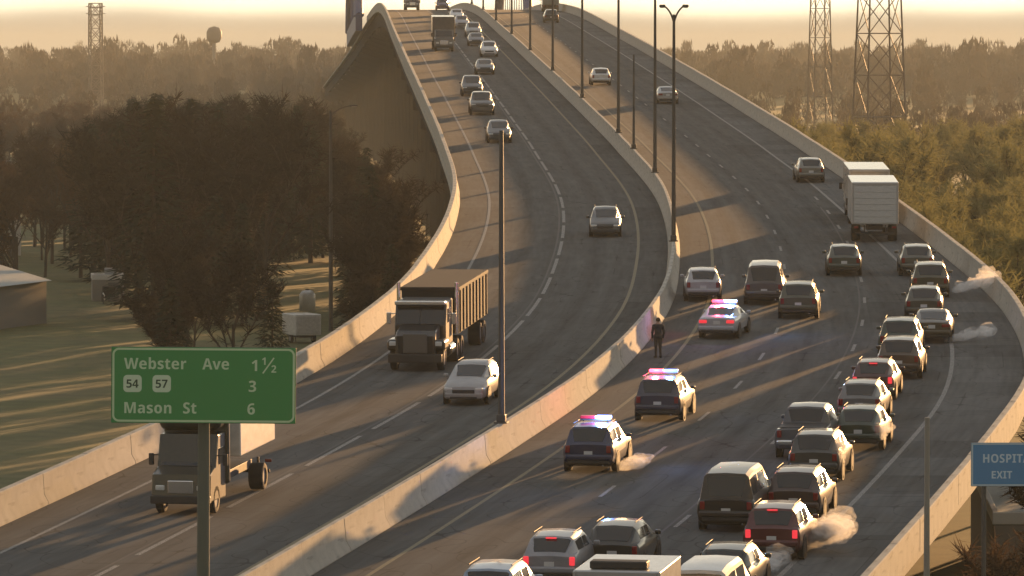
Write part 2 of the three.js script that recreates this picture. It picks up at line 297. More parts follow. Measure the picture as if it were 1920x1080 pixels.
const carPaint = (c) => { const k = c.join(); if (!paintCache.has(k)) paintCache.set(k, new THREE.MeshPhysicalMaterial({ color: col(...c), map: dirtTex, roughness: 0.42, metalness: 0.25, clearcoat: 0.85, clearcoatRoughness: 0.1 })); return paintCache.get(k); };
// ring of 18 points at one station: k 0 bottom centre, up the right side, 9 top centre, down the left side
function ring(st, W) {
  const hw = W / 2 * (st.w ?? 1), y0 = st.y0 ?? 0.24, yb = st.yb, yr = st.yr, P = [];
  const half = yr ? [[0, y0], [0.80, y0], [0.955, y0 + 0.12], [1, y0 + 0.36], [0.99, mix(y0 + 0.36, yb, 0.5)], [0.955, yb - 0.03], [0.91, yb + 0.03], [0.755, yr - 0.13], [0.64, yr - 0.03], [0, yr]]
    : [[0, y0], [0.80, y0], [0.955, y0 + 0.10], [1, mix(y0 + 0.1, yb, 0.42)], [0.99, mix(y0 + 0.1, yb, 0.7)], [0.955, yb - 0.06], [0.90, yb], [0.68, yb + 0.025], [0.42, yb + 0.035], [0, yb + 0.045]];
  for (const [x, y] of half) P.push([x * hw, y, st.z]);
  for (let k = 8; k >= 1; k--) P.push([-half[k][0] * hw, half[k][1], st.z]);
  return P;
}
function bodyLoft(sts, W) {
  const R = sts.map(s => ring(s, W)), n = 18, pos = [], uv = [], idx = [];
  R.forEach((r, i) => r.forEach((p, k) => { pos.push(...p); uv.push(p[0] * 0.3 + p[1] * 0.4, p[2] * 0.3 + p[1] * 0.2); }));
  for (let i = 0; i < R.length - 1; i++) for (let k = 0; k < n; k++) { const a = i * n + k, b = i * n + (k + 1) % n, c = a + n, d = b + n; idx.push(a, c, b, b, c, d); }
  for (const [base, flip] of [[0, 1], [(R.length - 1) * n, 0]]) for (let k = 1; k < n - 1; k++) idx.push(...(flip ? [base, base + k, base + k + 1] : [base, base + k + 1, base + k]));
  const g = new THREE.BufferGeometry(); g.setAttribute('position', new THREE.Float32BufferAttribute(pos, 3)); g.setAttribute('uv', new THREE.Float32BufferAttribute(uv, 2)); g.setIndex(idx);
  const at = (u, v) => { const i = Math.min(R.length - 2, Math.floor(u)), t = u - i, k = Math.floor(v) % n, q = v - Math.floor(v), L = (r) => [0, 1, 2].map(c => mix(r[k][c], r[(k + 1) % n][c], q)); const a = L(R[i]), b = L(R[i + 1]); return new THREE.Vector3(...[0, 1, 2].map(c => mix(a[c], b[c], t))); };
  const patch = (u0, u1, v0, v1, off = 0.008, nu = 4, nv = 4) => {
    const P = [], I = [], e = 0.01;
    for (let i = 0; i <= nu; i++) for (let j = 0; j <= nv; j++) {
      const u = mix(u0, u1, i / nu), v = mix(v0, v1, j / nv), p = at(u, v), du = at(Math.min(u + e, R.length - 1), v).sub(at(Math.max(0, u - e), v)), dv = at(u, v + e).sub(at(u, v - e));
      const nn = dv.cross(du).normalize(); const c = new THREE.Vector3(p.x, p.y - 0.8, 0); if (nn.dot(new THREE.Vector3(p.x, Math.max(0.1, p.y - 0.8), 0)) < 0) nn.negate(); p.addScaledVector(nn, off); P.push(p.x, p.y, p.z);
    }
    for (let i = 0; i < nu; i++) for (let j = 0; j < nv; j++) { const a = i * (nv + 1) + j; I.push(a, a + nv + 1, a + 1, a + 1, a + nv + 1, a + nv + 2); }
    const q = new THREE.BufferGeometry(); q.setAttribute('position', new THREE.Float32BufferAttribute(P, 3)); q.setAttribute('uv', new THREE.Float32BufferAttribute(new Float32Array(P.length / 3 * 2), 2)); q.setIndex(I); q.computeVertexNormals(); return q;
  };
  return { geo: toCreasedNormals(g, 0.62), patch };
}
const tyreGeo = new Map(), rimGeo = new Map();
function wheel(t, x, z, r, w = 0.22) {
  const key = r + '/' + w;
  if (!tyreGeo.has(key)) { const g = new THREE.LatheGeometry([[r * 0.62, -w / 2], [r * 0.93, -w / 2], [r, -w / 2 + 0.04], [r, w / 2 - 0.04], [r * 0.93, w / 2], [r * 0.62, w / 2]].map(p => new THREE.Vector2(...p)), 20); g.rotateZ(Math.PI / 2); tyreGeo.set(key, g); const q = new THREE.CylinderGeometry(r * 0.64, r * 0.64, w * 0.86, 12); q.rotateZ(Math.PI / 2); rimGeo.set(key, q); }
  const wg = new THREE.Group(); wg.name = 'wheel'; wg.position.set(x, r, z); t.add(wg);
  part('tyre', tyreGeo.get(key), rubberM, wg); part('rim', rimGeo.get(key), rimM, wg);
}
function place(t, D, X, oncoming = false, yaw = 0) { // on the road at distance D (the end that faces the camera), world X
  const o = X - med(D); t.rotation.order = 'YXZ'; t.position.set(X, ele(D), -D);
  t.rotation.y = (oncoming ? Math.PI : 0) - Math.atan(slope(D)) + yaw; t.rotation.x = Math.atan(grade(D)) * (oncoming ? -1 : 1);
}
const TYPES = {
  suv: { L: 4.7, W: 1.92, H: 1.74, sts: [{ z: 0, w: 0.90, y0: 0.42, yb: 1.02 }, { z: -0.06, w: 0.965, y0: 0.36, yb: 1.06 }, { z: -0.36, w: 0.99, yb: 1.08, yr: 1.68 }, { z: -1.1, yb: 1.06, yr: 1.735 }, { z: -2.4, yb: 1.03, yr: 1.69 }, { z: -3.15, w: 0.99, yb: 1.07 }, { z: -4.35, w: 0.95, yb: 0.95 }, { z: -4.62, w: 0.88, y0: 0.30, yb: 0.82 }, { z: -4.7, w: 0.78, y0: 0.36, yb: 0.66 }], roof: [2, 4], wheels: [-0.88, -3.72], r: 0.36 },
  crossover: { L: 4.45, W: 1.84, H: 1.62, sts: [{ z: 0, w: 0.88, y0: 0.40, yb: 0.96 }, { z: -0.07, w: 0.955, y0: 0.34, yb: 1.02 }, { z: -0.52, w: 0.985, yb: 1.05, yr: 1.56 }, { z: -1.3, yb: 1.02, yr: 1.615 }, { z: -2.3, yb: 0.99, yr: 1.57 }, { z: -3.1, w: 0.99, yb: 1.02 }, { z: -4.1, w: 0.94, yb: 0.88 }, { z: -4.38, w: 0.86, y0: 0.30, yb: 0.74 }, { z: -4.45, w: 0.76, y0: 0.34, yb: 0.60 }], roof: [2, 4], wheels: [-0.85, -3.5], r: 0.34 },
  sedan: { L: 4.75, W: 1.84, H: 1.45, sts: [{ z: 0, w: 0.86, y0: 0.36, yb: 0.92 }, { z: -0.08, w: 0.95, y0: 0.32, yb: 0.97 }, { z: -0.62, w: 0.985, yb: 0.99 }, { z: -1.45, w: 0.995, yb: 0.97, yr: 1.40 }, { z: -2.0, yb: 0.96, yr: 1.445 }, { z: -2.65, yb: 0.95, yr: 1.40 }, { z: -3.4, w: 0.99, yb: 0.95 }, { z: -4.4, w: 0.93, yb: 0.80 }, { z: -4.68, w: 0.85, y0: 0.26, yb: 0.68 }, { z: -4.75, w: 0.74, y0: 0.32, yb: 0.56 }], roof: [3, 5], wheels: [-1.0, -3.78], r: 0.33 },
  van: { L: 5.2, W: 2.0, H: 2.05, sts: [{ z: 0, w: 0.93, y0: 0.46, yb: 1.05 }, { z: -0.05, w: 0.97, y0: 0.36, yb: 1.08 }, { z: -0.22, w: 0.99, yb: 1.10, yr: 1.98 }, { z: -1.2, yb: 1.10, yr: 2.05 }, { z: -3.3, yb: 1.10, yr: 2.0 }, { z: -4.2, w: 0.99, yb: 1.14 }, { z: -4.9, w: 0.95, yb: 0.98 }, { z: -5.13, w: 0.88, y0: 0.32, yb: 0.84 }, { z: -5.2, w: 0.78, y0: 0.36, yb: 0.68 }], roof: [2, 4], wheels: [-1.0, -4.2], r: 0.36 },
  pickup: { L: 5.7, W: 2.0, H: 1.88, sts: [{ z: 0, w: 0.95, y0: 0.5, yb: 1.12 }, { z: -0.05, w: 0.98, y0: 0.42, yb: 1.16 }, { z: -1.75, w: 0.99, y0: 0.36, yb: 1.16 }, { z: -1.95, w: 0.99, y0: 0.36, yb: 1.18, yr: 1.82 }, { z: -2.6, y0: 0.36, yb: 1.16, yr: 1.88 }, { z: -3.5, y0: 0.36, yb: 1.14, yr: 1.83 }, { z: -4.2, w: 0.99, y0: 0.36, yb: 1.17 }, { z: -5.4, w: 0.97, y0: 0.38, yb: 1.08 }, { z: -5.65, w: 0.93, y0: 0.42, yb: 0.95 }, { z: -5.7, w: 0.86, y0: 0.46, yb: 0.8 }], roof: [3, 5], wheels: [-1.15, -4.7], r: 0.4 },
};
const loftCache = new Map();
function car(name, label, category, type, color, { D, X, oncoming = false, yaw = 0, brake = false, group, police, rails = true, scale = 1, stripe } = {}) {
  const T = TYPES[type], t = thing(name, label, category, [0, 0, 0], 0, group);
  const body = new THREE.Group(); // vehicle pivot: its near end stands at D
  if (!loftCache.has(type)) loftCache.set(type, bodyLoft(T.sts, T.W));
  const B = loftCache.get(type), pm = carPaint(color), [r0, r1] = T.roof, zs = oncoming ? T.L : 0, shift = g => { const q = g.clone(); q.translate(0, 0, zs); return q; };
  const P = (n, g, m, parent = t) => part(n, (Array.isArray(g) ? g : [g]).map(shift), m, parent);
  const shell = P('body', B.geo, pm);
  P('rear_window', B.patch(r0 - 0.88, r0 - 0.12, 7.55, 10.45, 0.01, 4, 6), glassM);
  P('windshield', B.patch(r1 + 0.14, r1 + 0.93, 7.5, 10.5, 0.01, 4, 6), glassM);
  const mid = (r0 + r1) / 2;
  for (const [a, b] of [[6.12, 6.86], [11.14, 11.88]]) { P('side_window', B.patch(r0 + 0.1, mid - 0.06 + 0.3, a, b, 0.008, 5, 2), glassM); P('side_window', B.patch(mid + 0.34, r1 + 0.18, a, b, 0.008, 4, 2), glassM); }
  const W = T.W, yl = T.sts[1].yb, tm = brake ? tailLit : tailM;
  for (const s of [-1, 1]) {
    P('tail_light', type === 'sedan' ? bx(0.36, 0.15, 0.1, s * W * 0.345, yl - 0.14, 0.0, 0.03) : bx(0.17, 0.27, 0.1, s * W * 0.392, yl - 0.17, 0.0, 0.03), tm);
    P('headlight', bx(0.36, 0.13, 0.2, s * W * 0.345, T.sts.at(-2).yb - 0.06, -T.L + 0.12, 0.05), headM);
    const mz = T.sts[r1 + 1].z + 0.35; P('mirror', [bx(0.2, 0.15, 0.12, s * (W / 2 + 0.09), yl + 0.06, mz, 0.05), bx(0.12, 0.04, 0.05, s * (W / 2 - 0.02), yl + 0.02, mz, 0.015)], pm);
    if (rails && (type === 'suv' || type === 'crossover')) P('roof_rail', cyl(0.018, 0.018, [s * W * 0.335, T.H + 0.02, T.sts[r0].z - 0.25], [s * W * 0.335, T.H + 0.01, T.sts[r1].z + 0.2], 6), trimM);
    for (const z of T.wheels) wheel(t, s * (W / 2 - 0.1), z + zs, T.r);
    const wells = T.wheels.map(z => { const g = new THREE.CylinderGeometry(T.r + 0.07, T.r + 0.07, 0.03, 18); g.rotateZ(Math.PI / 2); g.translate(s * (W / 2 - 0.005), T.r, z); return g; });
    P('wheel_well', wells, trimM);
  }
  if (brake) P('brake_light', bx(0.34, 0.05, 0.06, 0, T.sts[r0].yr - 0.05, T.sts[r0].z + 0.13, 0.015), tailLit);
  P('rear_bumper', bx(W * 0.9, 0.22, 0.24, 0, (T.sts[0].y0) + 0.17, -0.03, 0.08), type === 'pickup' ? chromeM : pm); P('rear_valance', bx(W * 0.8, 0.16, 0.2, 0, (T.sts[0].y0) + 0.0, -0.06, 0.05), trimM);
  P('licence_plate', bx(0.31, 0.16, 0.02, 0, type === 'sedan' ? 0.78 : 0.74, 0.012, 0.004), plateM);
  P('grille', bx(W * 0.5, 0.15, 0.06, 0, T.sts.at(-1).yb - 0.01, -T.L + 0.0, 0.03), trimM); P('lower_grille', bx(W * 0.6, 0.1, 0.05, 0, 0.34, -T.L - 0.02, 0.02), trimM);
  P('front_bumper', bx(W * 0.86, 0.26, 0.22, 0, 0.42, -T.L + 0.08, 0.08), pm);
  P('exhaust_pipe', cyl(0.035, 0.035, [W * 0.28, 0.3, 0.02], [W * 0.28, 0.3, -0.4], 8), chromeM);
  if (type === 'pickup') P('bed_cover', bx(W * 0.84, 0.03, 1.6, 0, 1.215, -0.92, 0.01), trimM);
  if (police) {
    const zb = mix(T.sts[r0].z, T.sts[r1].z, 0.72), y = T.H + 0.09;
    const bar = P('light_bar', [bx(1.16, 0.05, 0.3, 0, y - 0.045, zb, 0.01), bx(0.06, 0.05, 0.2, -0.45, y - 0.085, zb, 0.01), bx(0.06, 0.05, 0.2, 0.45, y - 0.085, zb, 0.01)], trimM);
    const red = new THREE.MeshStandardMaterial({ color: col(0.4, 0.01, 0.02), roughness: 0.3, emissive: col(1, 0.06, 0.12), emissiveIntensity: police.red });
    const blue = new THREE.MeshStandardMaterial({ color: col(0.02, 0.06, 0.5), roughness: 0.3, emissive: col(0.22, 0.42, 1), emissiveIntensity: police.blue });
    P('red_flasher', bx(0.56, 0.11, 0.28, -0.29, y + 0.04, zb, 0.03), red, bar); P('blue_flasher', bx(0.56, 0.11, 0.28, 0.29, y + 0.04, zb, 0.03), blue, bar);
    for (const [x, c, k] of [[-0.3, col(1, 0.08, 0.14), police.red], [0.3, col(0.2, 0.4, 1), police.blue]]) if (k > 0.3) { const L = new THREE.PointLight(c, k * 3.2, 14, 2); L.position.set(x, y + 0.16, zb + 0.34 + zs); L.castShadow = true; L.shadow.radius = 6; t.add(L); }
    for (const [a, b] of [[3.4, 4.3], [13.7, 14.6]]) P('door_stripe', B.patch(r0 + 0.1, r1 + 0.4, a, b, 0.007, 4, 2), carPaint([0.5, 0.5, 0.5]));
    P('push_bar', [cyl(0.03, 0.03, [-0.35, 0.35, -T.L - 0.12], [-0.35, 0.85, -T.L - 0.12], 6), cyl(0.03, 0.03, [0.35, 0.35, -T.L - 0.12], [0.35, 0.85, -T.L - 0.12], 6), cyl(0.03, 0.03, [-0.5, 0.6, -T.L - 0.12], [0.5, 0.6, -T.L - 0.12], 6)], trimM);
  }
  place(t, D, X, oncoming, yaw);
  return t;
}
// position from distance and offset across the road
const at = (D, o) => ({ D, X: med(D) + o });
const whiteP = [0.62, 0.61, 0.6], silver = [0.30, 0.30, 0.30], grey = [0.05, 0.05, 0.054], black = [0.016, 0.016, 0.018], navy = [0.018, 0.028, 0.085], maroon = [0.10, 0.014, 0.016], brown = [0.09, 0.065, 0.045], olive = [0.075, 0.08, 0.05], green = [0.035, 0.06, 0.045];

// police and the stranded car
car('police_suv', 'dark blue police SUV with glowing blue roof lights beside the median barrier', 'police car', 'suv', navy, { ...at(193, 4.4), police: { red: 0.08, blue: 7 } });
car('police_suv', 'dark police SUV with red and white roof lights ahead of the blue-lit one', 'police car', 'suv', [0.035, 0.035, 0.06], { ...at(210, 4.4), police: { red: 4.0, blue: 1.2 }, stripe: 1 });
car('police_sedan', 'pale police car with red and blue roof lights behind the stranded silver SUV', 'police car', 'sedan', [0.42, 0.44, 0.5], { ...at(244.5, 3.4), yaw: -0.10, brake: true, police: { red: 2.2, blue: 4 } });
car('stranded_suv', 'silver SUV stopped on the narrow shoulder against the median barrier', 'car', 'crossover', [0.42, 0.41, 0.43], { ...at(264, 1.85), yaw: 0.05 });
car('delivery_van', 'dark grey van stopped in lane beside the silver stranded SUV', 'van', 'van', [0.10, 0.095, 0.09], { ...at(262, 4.9) });
car('dark_suv', 'dark olive SUV passing alone beside the dark grey stopped van', 'car', 'suv', olive, { ...at(254.5, 6.75), scale: 1 });
car('crossover_car', 'green-grey crossover alone in its lane behind the white box trucks', 'car', 'crossover', [0.09, 0.1, 0.08], { ...at(279, 9.0) });
car('crossover_car', 'dark crossover with bright roof climbing ahead of the white box trucks', 'car', 'crossover', [0.2, 0.2, 0.18], { D: 353, X: (1521 - 960) * 0.0353 });

// the queue in the exit lane, from the camera outwards
const Q = 'cars queueing in the exit lane';
car('queue_suv', 'green-black crossover with plain dark rear, behind the maroon SUV with lit brake lights', 'car', 'crossover', [0.03, 0.038, 0.036], { D: 160.5, X: (1355 - 960) * 0.01605, group: Q });
car('queue_suv', 'maroon SUV with red brake lights beside a large golden exhaust cloud', 'car', 'suv', maroon, { D: 169.5, X: (1448 - 960) * 0.01695, brake: true, group: Q });
car('queue_suv', 'tall black SUV straddling the lane line left of the queue', 'car', 'van', [0.022, 0.018, 0.017], { D: 176.5, X: (1362 - 960) * 0.01765, group: Q });
car('queue_suv', 'brown SUV ahead of the maroon braking SUV', 'car', 'suv', [0.06, 0.035, 0.033], { D: 179.2, X: (1489 - 960) * 0.01792, group: Q });
car('queue_car', 'dark grey crossover hazed on its right by its own exhaust', 'car', 'suv', [0.06, 0.062, 0.06], { D: 190.5, X: (1527 - 960) * 0.01905, group: Q });
car('queue_pickup', 'grey pickup truck with bright roof at the lane line ahead of the black SUV', 'pickup truck', 'pickup', [0.10, 0.10, 0.10], { D: 197, X: (1502 - 960) * 0.0197, group: Q });
car('queue_car', 'green-grey crossover close behind the grey one with bright silver roof', 'car', 'crossover', green, { D: 200, X: (1610 - 960) * 0.02, group: Q });
car('queue_car', 'grey crossover with bright silver roof in the middle of the queue', 'car', 'crossover', [0.16, 0.16, 0.16], { D: 209.5, X: (1612 - 960) * 0.02095, group: Q });
car('queue_car', 'maroon crossover with a red brake light in the middle of the queue', 'car', 'crossover', [0.08, 0.03, 0.028], { D: 218, X: (1637 - 960) * 0.0218, brake: true, group: Q });
car('queue_car', 'brown SUV between the maroon crossover and a dark green SUV', 'car', 'suv', brown, { D: 226.5, X: (1686 - 960) * 0.02265, group: Q });
car('queue_car', 'dark green SUV with a bright roof edge ahead of the brown one it nearly touches', 'car', 'suv', [0.05, 0.07, 0.055], { D: 235.5, X: (1687 - 960) * 0.02355, group: Q });
car('queue_car', 'brown-green rounded sedan beside a long pink exhaust streak', 'car', 'sedan', [0.10, 0.08, 0.05], { D: 242.5, X: (1748 - 960) * 0.02425, group: Q });
car('queue_car', 'olive crossover with a bright outlined roof in the far half of the queue', 'car', 'crossover', [0.08, 0.08, 0.06], { D: 253.5, X: (1733 - 960) * 0.02535, group: Q });
car('queue_car', 'large olive SUV beside the farthest bright exhaust cloud', 'car', 'suv', [0.085, 0.08, 0.05], { D: 266, X: (1745 - 960) * 0.0266, group: Q });
car('queue_car', 'pale-edged SUV at the head of the visible queue', 'car', 'crossover', [0.12, 0.12, 0.10], { D: 279, X: (1720 - 960) * 0.0279, group: Q });

// traffic at the foot of the picture
car('braking_suv', 'silver SUV with red brake lights in the lane left of the queue', 'car', 'crossover', [0.30, 0.30, 0.33], { D: 163.5, X: (1030 - 960) * 0.01635, brake: true });
car('blue_roof_suv', 'pale blue-roofed SUV following close behind the silver braking SUV', 'car', 'suv', [0.34, 0.42, 0.55], { D: 155.5, X: (912 - 960) * 0.01555 });
car('dark_hatchback', 'dark hatchback beside the silver braking SUV, half hidden by a white box truck', 'car', 'crossover', [0.03, 0.032, 0.032], { D: 166, X: (1148 - 960) * 0.0166 });
car('white_van', 'white van roof behind the green-black crossover at the end of the queue', 'van', 'van', whiteP, { D: 153.2, X: (1312 - 960) * 0.01532 });

// oncoming traffic
car('oncoming_suv', 'white-roofed crossover following the black tractor truck down the bridge', 'car', 'crossover', [0.3, 0.3, 0.3], { ...at(216, -4.3), oncoming: true });
car('oncoming_car', 'grey car alone in the lane by the median, coming down the curve', 'car', 'crossover', [0.045, 0.047, 0.047], { ...at(305.5, -3.9), oncoming: true });
const OG = 'small cars coming down the bridge';
[[398, -8.6, 'crossover', grey, 'dark grey crossover nearest the curve among the cars coming down the bridge'], [438, -8.6, 'pickup', [0.06, 0.058, 0.055], 'pickup truck with chrome front in the line coming down the bridge'], [471, -8.4, 'suv', black, 'black SUV close ahead of the pickup coming down the bridge'], [516, -5.8, 'sedan', [0.07, 0.07, 0.07], 'grey sedan changing lanes on the upper slope of the bridge'], [562, -3.9, 'crossover', whiteP, 'white crossover near the median high on the bridge'], [596, -4.3, 'sedan', grey, 'dark sedan near the median high on the bridge'], [628, -3.7, 'suv', silver, 'silver SUV following near the crest by the median'], [664, -4.2, 'crossover', [0.3, 0.28, 0.3], 'pale crossover in the line just below the crest'], [704, -3.9, 'sedan', whiteP, 'white sedan in the line just below the crest'], [792, -4, 'van', [0.05, 0.04, 0.08], 'dark violet van on the crest of the oncoming lanes']].forEach(([D, o, ty, c, l]) => car('oncoming_car', l, ty === 'pickup' ? 'pickup truck' : 'car', ty, c, { ...at(D, o), oncoming: true, group: OG }));
[[492, 4.1, 'crossover', whiteP, 'white car climbing the outbound lanes near the median'], [457, 7.9, 'sedan', silver, 'silver sedan climbing the outbound lanes in the far lane'], [690, 8, 'suv', grey, 'dark SUV near the top of the outbound climb']].forEach(([D, o, ty, c, l]) => car('outbound_car', l, 'car', ty, c, { ...at(D, o), group: 'far cars climbing the outbound lanes' }));

// box trucks
function boxTruck(label, { D, X, oncoming = false, boxColor, cabColor, w = 2.45, boxL = 6.2, boxH = 2.75, roof, category = 'truck', cabH = 2.3, sleeper = 0, y0 = 1.02 }) {
  const t = thing('box_truck', label, category), L = boxL + 2.3 + sleeper, zs = oncoming ? L : 0;
  const P = (n, g, m, parent = t) => part(n, (Array.isArray(g) ? g : [g]).map(q => { q.translate(0, 0, zs); return q; }), m, parent);
  const bm = carPaint(boxColor), cm = carPaint(cabColor);
  P('cargo_box', bx(w, boxH, boxL, 0, y0 + boxH / 2, -boxL / 2 - 0.02, 0.05), bm);
  P('corner_post', [bx(0.09, boxH - 0.04, 0.08, -w / 2 + 0.05, y0 + boxH / 2, 0.0, 0.02), bx(0.09, boxH - 0.04, 0.08, w / 2 - 0.05, y0 + boxH / 2, 0.0, 0.02), bx(w - 0.2, 0.14, 0.08, 0, y0 + boxH - 0.09, 0.0, 0.02)], std([0.4, 0.4, 0.4], 0.4, { metalness: 0.6 }));
  for (let k = 0; k < 6; k++) P('door_panel', bx(w - 0.24, (boxH - 0.3) / 6 - 0.02, 0.04, 0, y0 + 0.08 + (boxH - 0.3) / 6 * (k + 0.5), 0.012, 0.008), bm);
  P('underride_guard', [bx(w * 0.85, 0.12, 0.1, 0, 0.5, -0.08, 0.02), bx(0.08, 0.5, 0.08, -0.6, 0.75, -0.1, 0.02), bx(0.08, 0.5, 0.08, 0.6, 0.75, -0.1, 0.02)], trimM);
  for (const s of [-1, 1]) P('tail_light', bx(0.24, 0.12, 0.05, s * (w / 2 - 0.25), 0.86, 0.0, 0.02), tailM);
  P('chassis', bx(0.95, 0.3, L - 1, 0, 0.82, -L / 2, 0.02), trimM);
  const s0 = -boxL - 0.1 - sleeper, shape = new THREE.Shape([[0, 0.45], [0, cabH], [-0.95, cabH], [-1.35, 1.55], [-2.1, 1.35], [-2.2, 0.5]].map(p => new THREE.Vector2(...p)));
  const cab = new THREE.ExtrudeGeometry(shape, { depth: 1.9, bevelEnabled: true, bevelSize: 0.06, bevelThickness: 0.08, bevelSegments: 2 }); cab.rotateY(-Math.PI / 2); cab.translate(0.95, 0, s0);
  // extrude ran along +z, turned to run along x; profile x became z
  P('cab', cab, cm);
  const ws = new THREE.PlaneGeometry(1.75, 0.78); ws.rotateY(Math.PI); ws.rotateX(0.49); ws.translate(0, 1.96, s0 - 1.225); P('windshield', ws, glassM);
  for (const s of [-1, 1]) { P('side_window', bx(0.02, 0.55, 0.8, s * 1.035, 1.9, s0 - 0.55, 0.005), glassM); P('mirror', [bx(0.18, 0.4, 0.1, s * 1.3, 1.8, s0 - 1.1, 0.03), bx(0.3, 0.04, 0.04, s * 1.12, 1.95, s0 - 1.1, 0.01)], trimM); P('headlight', bx(0.32, 0.18, 0.1, s * 0.72, 0.95, s0 - 2.22, 0.04), headM); }
  P('grille', bx(0.9, 0.45, 0.08, 0, 0.98, s0 - 2.24, 0.03), chromeM); P('front_bumper', bx(2.1, 0.28, 0.22, 0, 0.55, s0 - 2.24, 0.05), trimM);
  for (const s of [-1, 1]) { wheel(t, s * (w / 2 - 0.28), -1.5 + zs, 0.48, 0.5); wheel(t, s * 0.9, s0 - 1.3 + zs, 0.48, 0.26); }
  if (sleeper) P('sleeper_cab', [bx(2.3, 2.95, sleeper - 1.2, 0, 2.3, s0 + (sleeper - 1.2) / 2 + 0.02, 0.15)], cm), P('wind_deflector', bx(2.2, 1.2, 1.0, 0, cabH + 0.75, s0 - 0.48, 0.3), cm);
  if (roof) P('roof_unit', [bx(1.6, 0.22, 0.5, 0, y0 + boxH + 0.12, -0.5, 0.05), bx(0.3, 0.3, 0.3, 0, y0 + boxH - 0.32, 0.04, 0.08)], trimM);
  place(t, D, X, oncoming);
  return t;
}
boxTruck('white box truck in the right lane with sunlit roof edge', { D: 302, X: (1641 - 960) * 0.0302, boxColor: [0.55, 0.57, 0.58], cabColor: whiteP, boxH: 2.4, w: 2.65 });
boxTruck('second box truck ahead of the white one, only its top showing', { D: 315, X: (1630 - 960) * 0.0315, boxColor: [0.38, 0.36, 0.33], cabColor: silver, boxH: 2.3, w: 2.4, boxL: 7 });
boxTruck('white box truck with black roof unit at the foot of the road', { D: 146, X: (1158 - 960) * 0.0146, boxColor: whiteP, cabColor: whiteP, boxH: 1.95, w: 2.45, boxL: 3.4, roof: true });
boxTruck('white-sided delivery truck coming toward the green sign', { D: 181, X: (338 - 960) * 0.0181, oncoming: true, boxColor: [0.72, 0.70, 0.66], cabColor: [0.035, 0.034, 0.02], boxH: 2.2, y0: 1.6, w: 2.4, boxL: 5.2, sleeper: 1.5, cabH: 2.6 });
boxTruck('dark box truck on the crest of the oncoming lanes', { D: 798, X: med(798) - 8.4, oncoming: true, boxColor: [0.10, 0.09, 0.10], cabColor: [0.06, 0.05, 0.07], boxH: 2.6 });
boxTruck('grey-green box truck at the top of the outbound lanes', { D: 772, X: med(772) + 11.2, boxColor: [0.16, 0.18, 0.16], cabColor: grey, boxH: 2.6 });
boxTruck('dark box truck with square lit front high on the oncoming slope', { D: 578, X: med(578) - 8.3, oncoming: true, boxColor: [0.09, 0.085, 0.08], cabColor: [0.12, 0.11, 0.10], boxH: 2.7 });
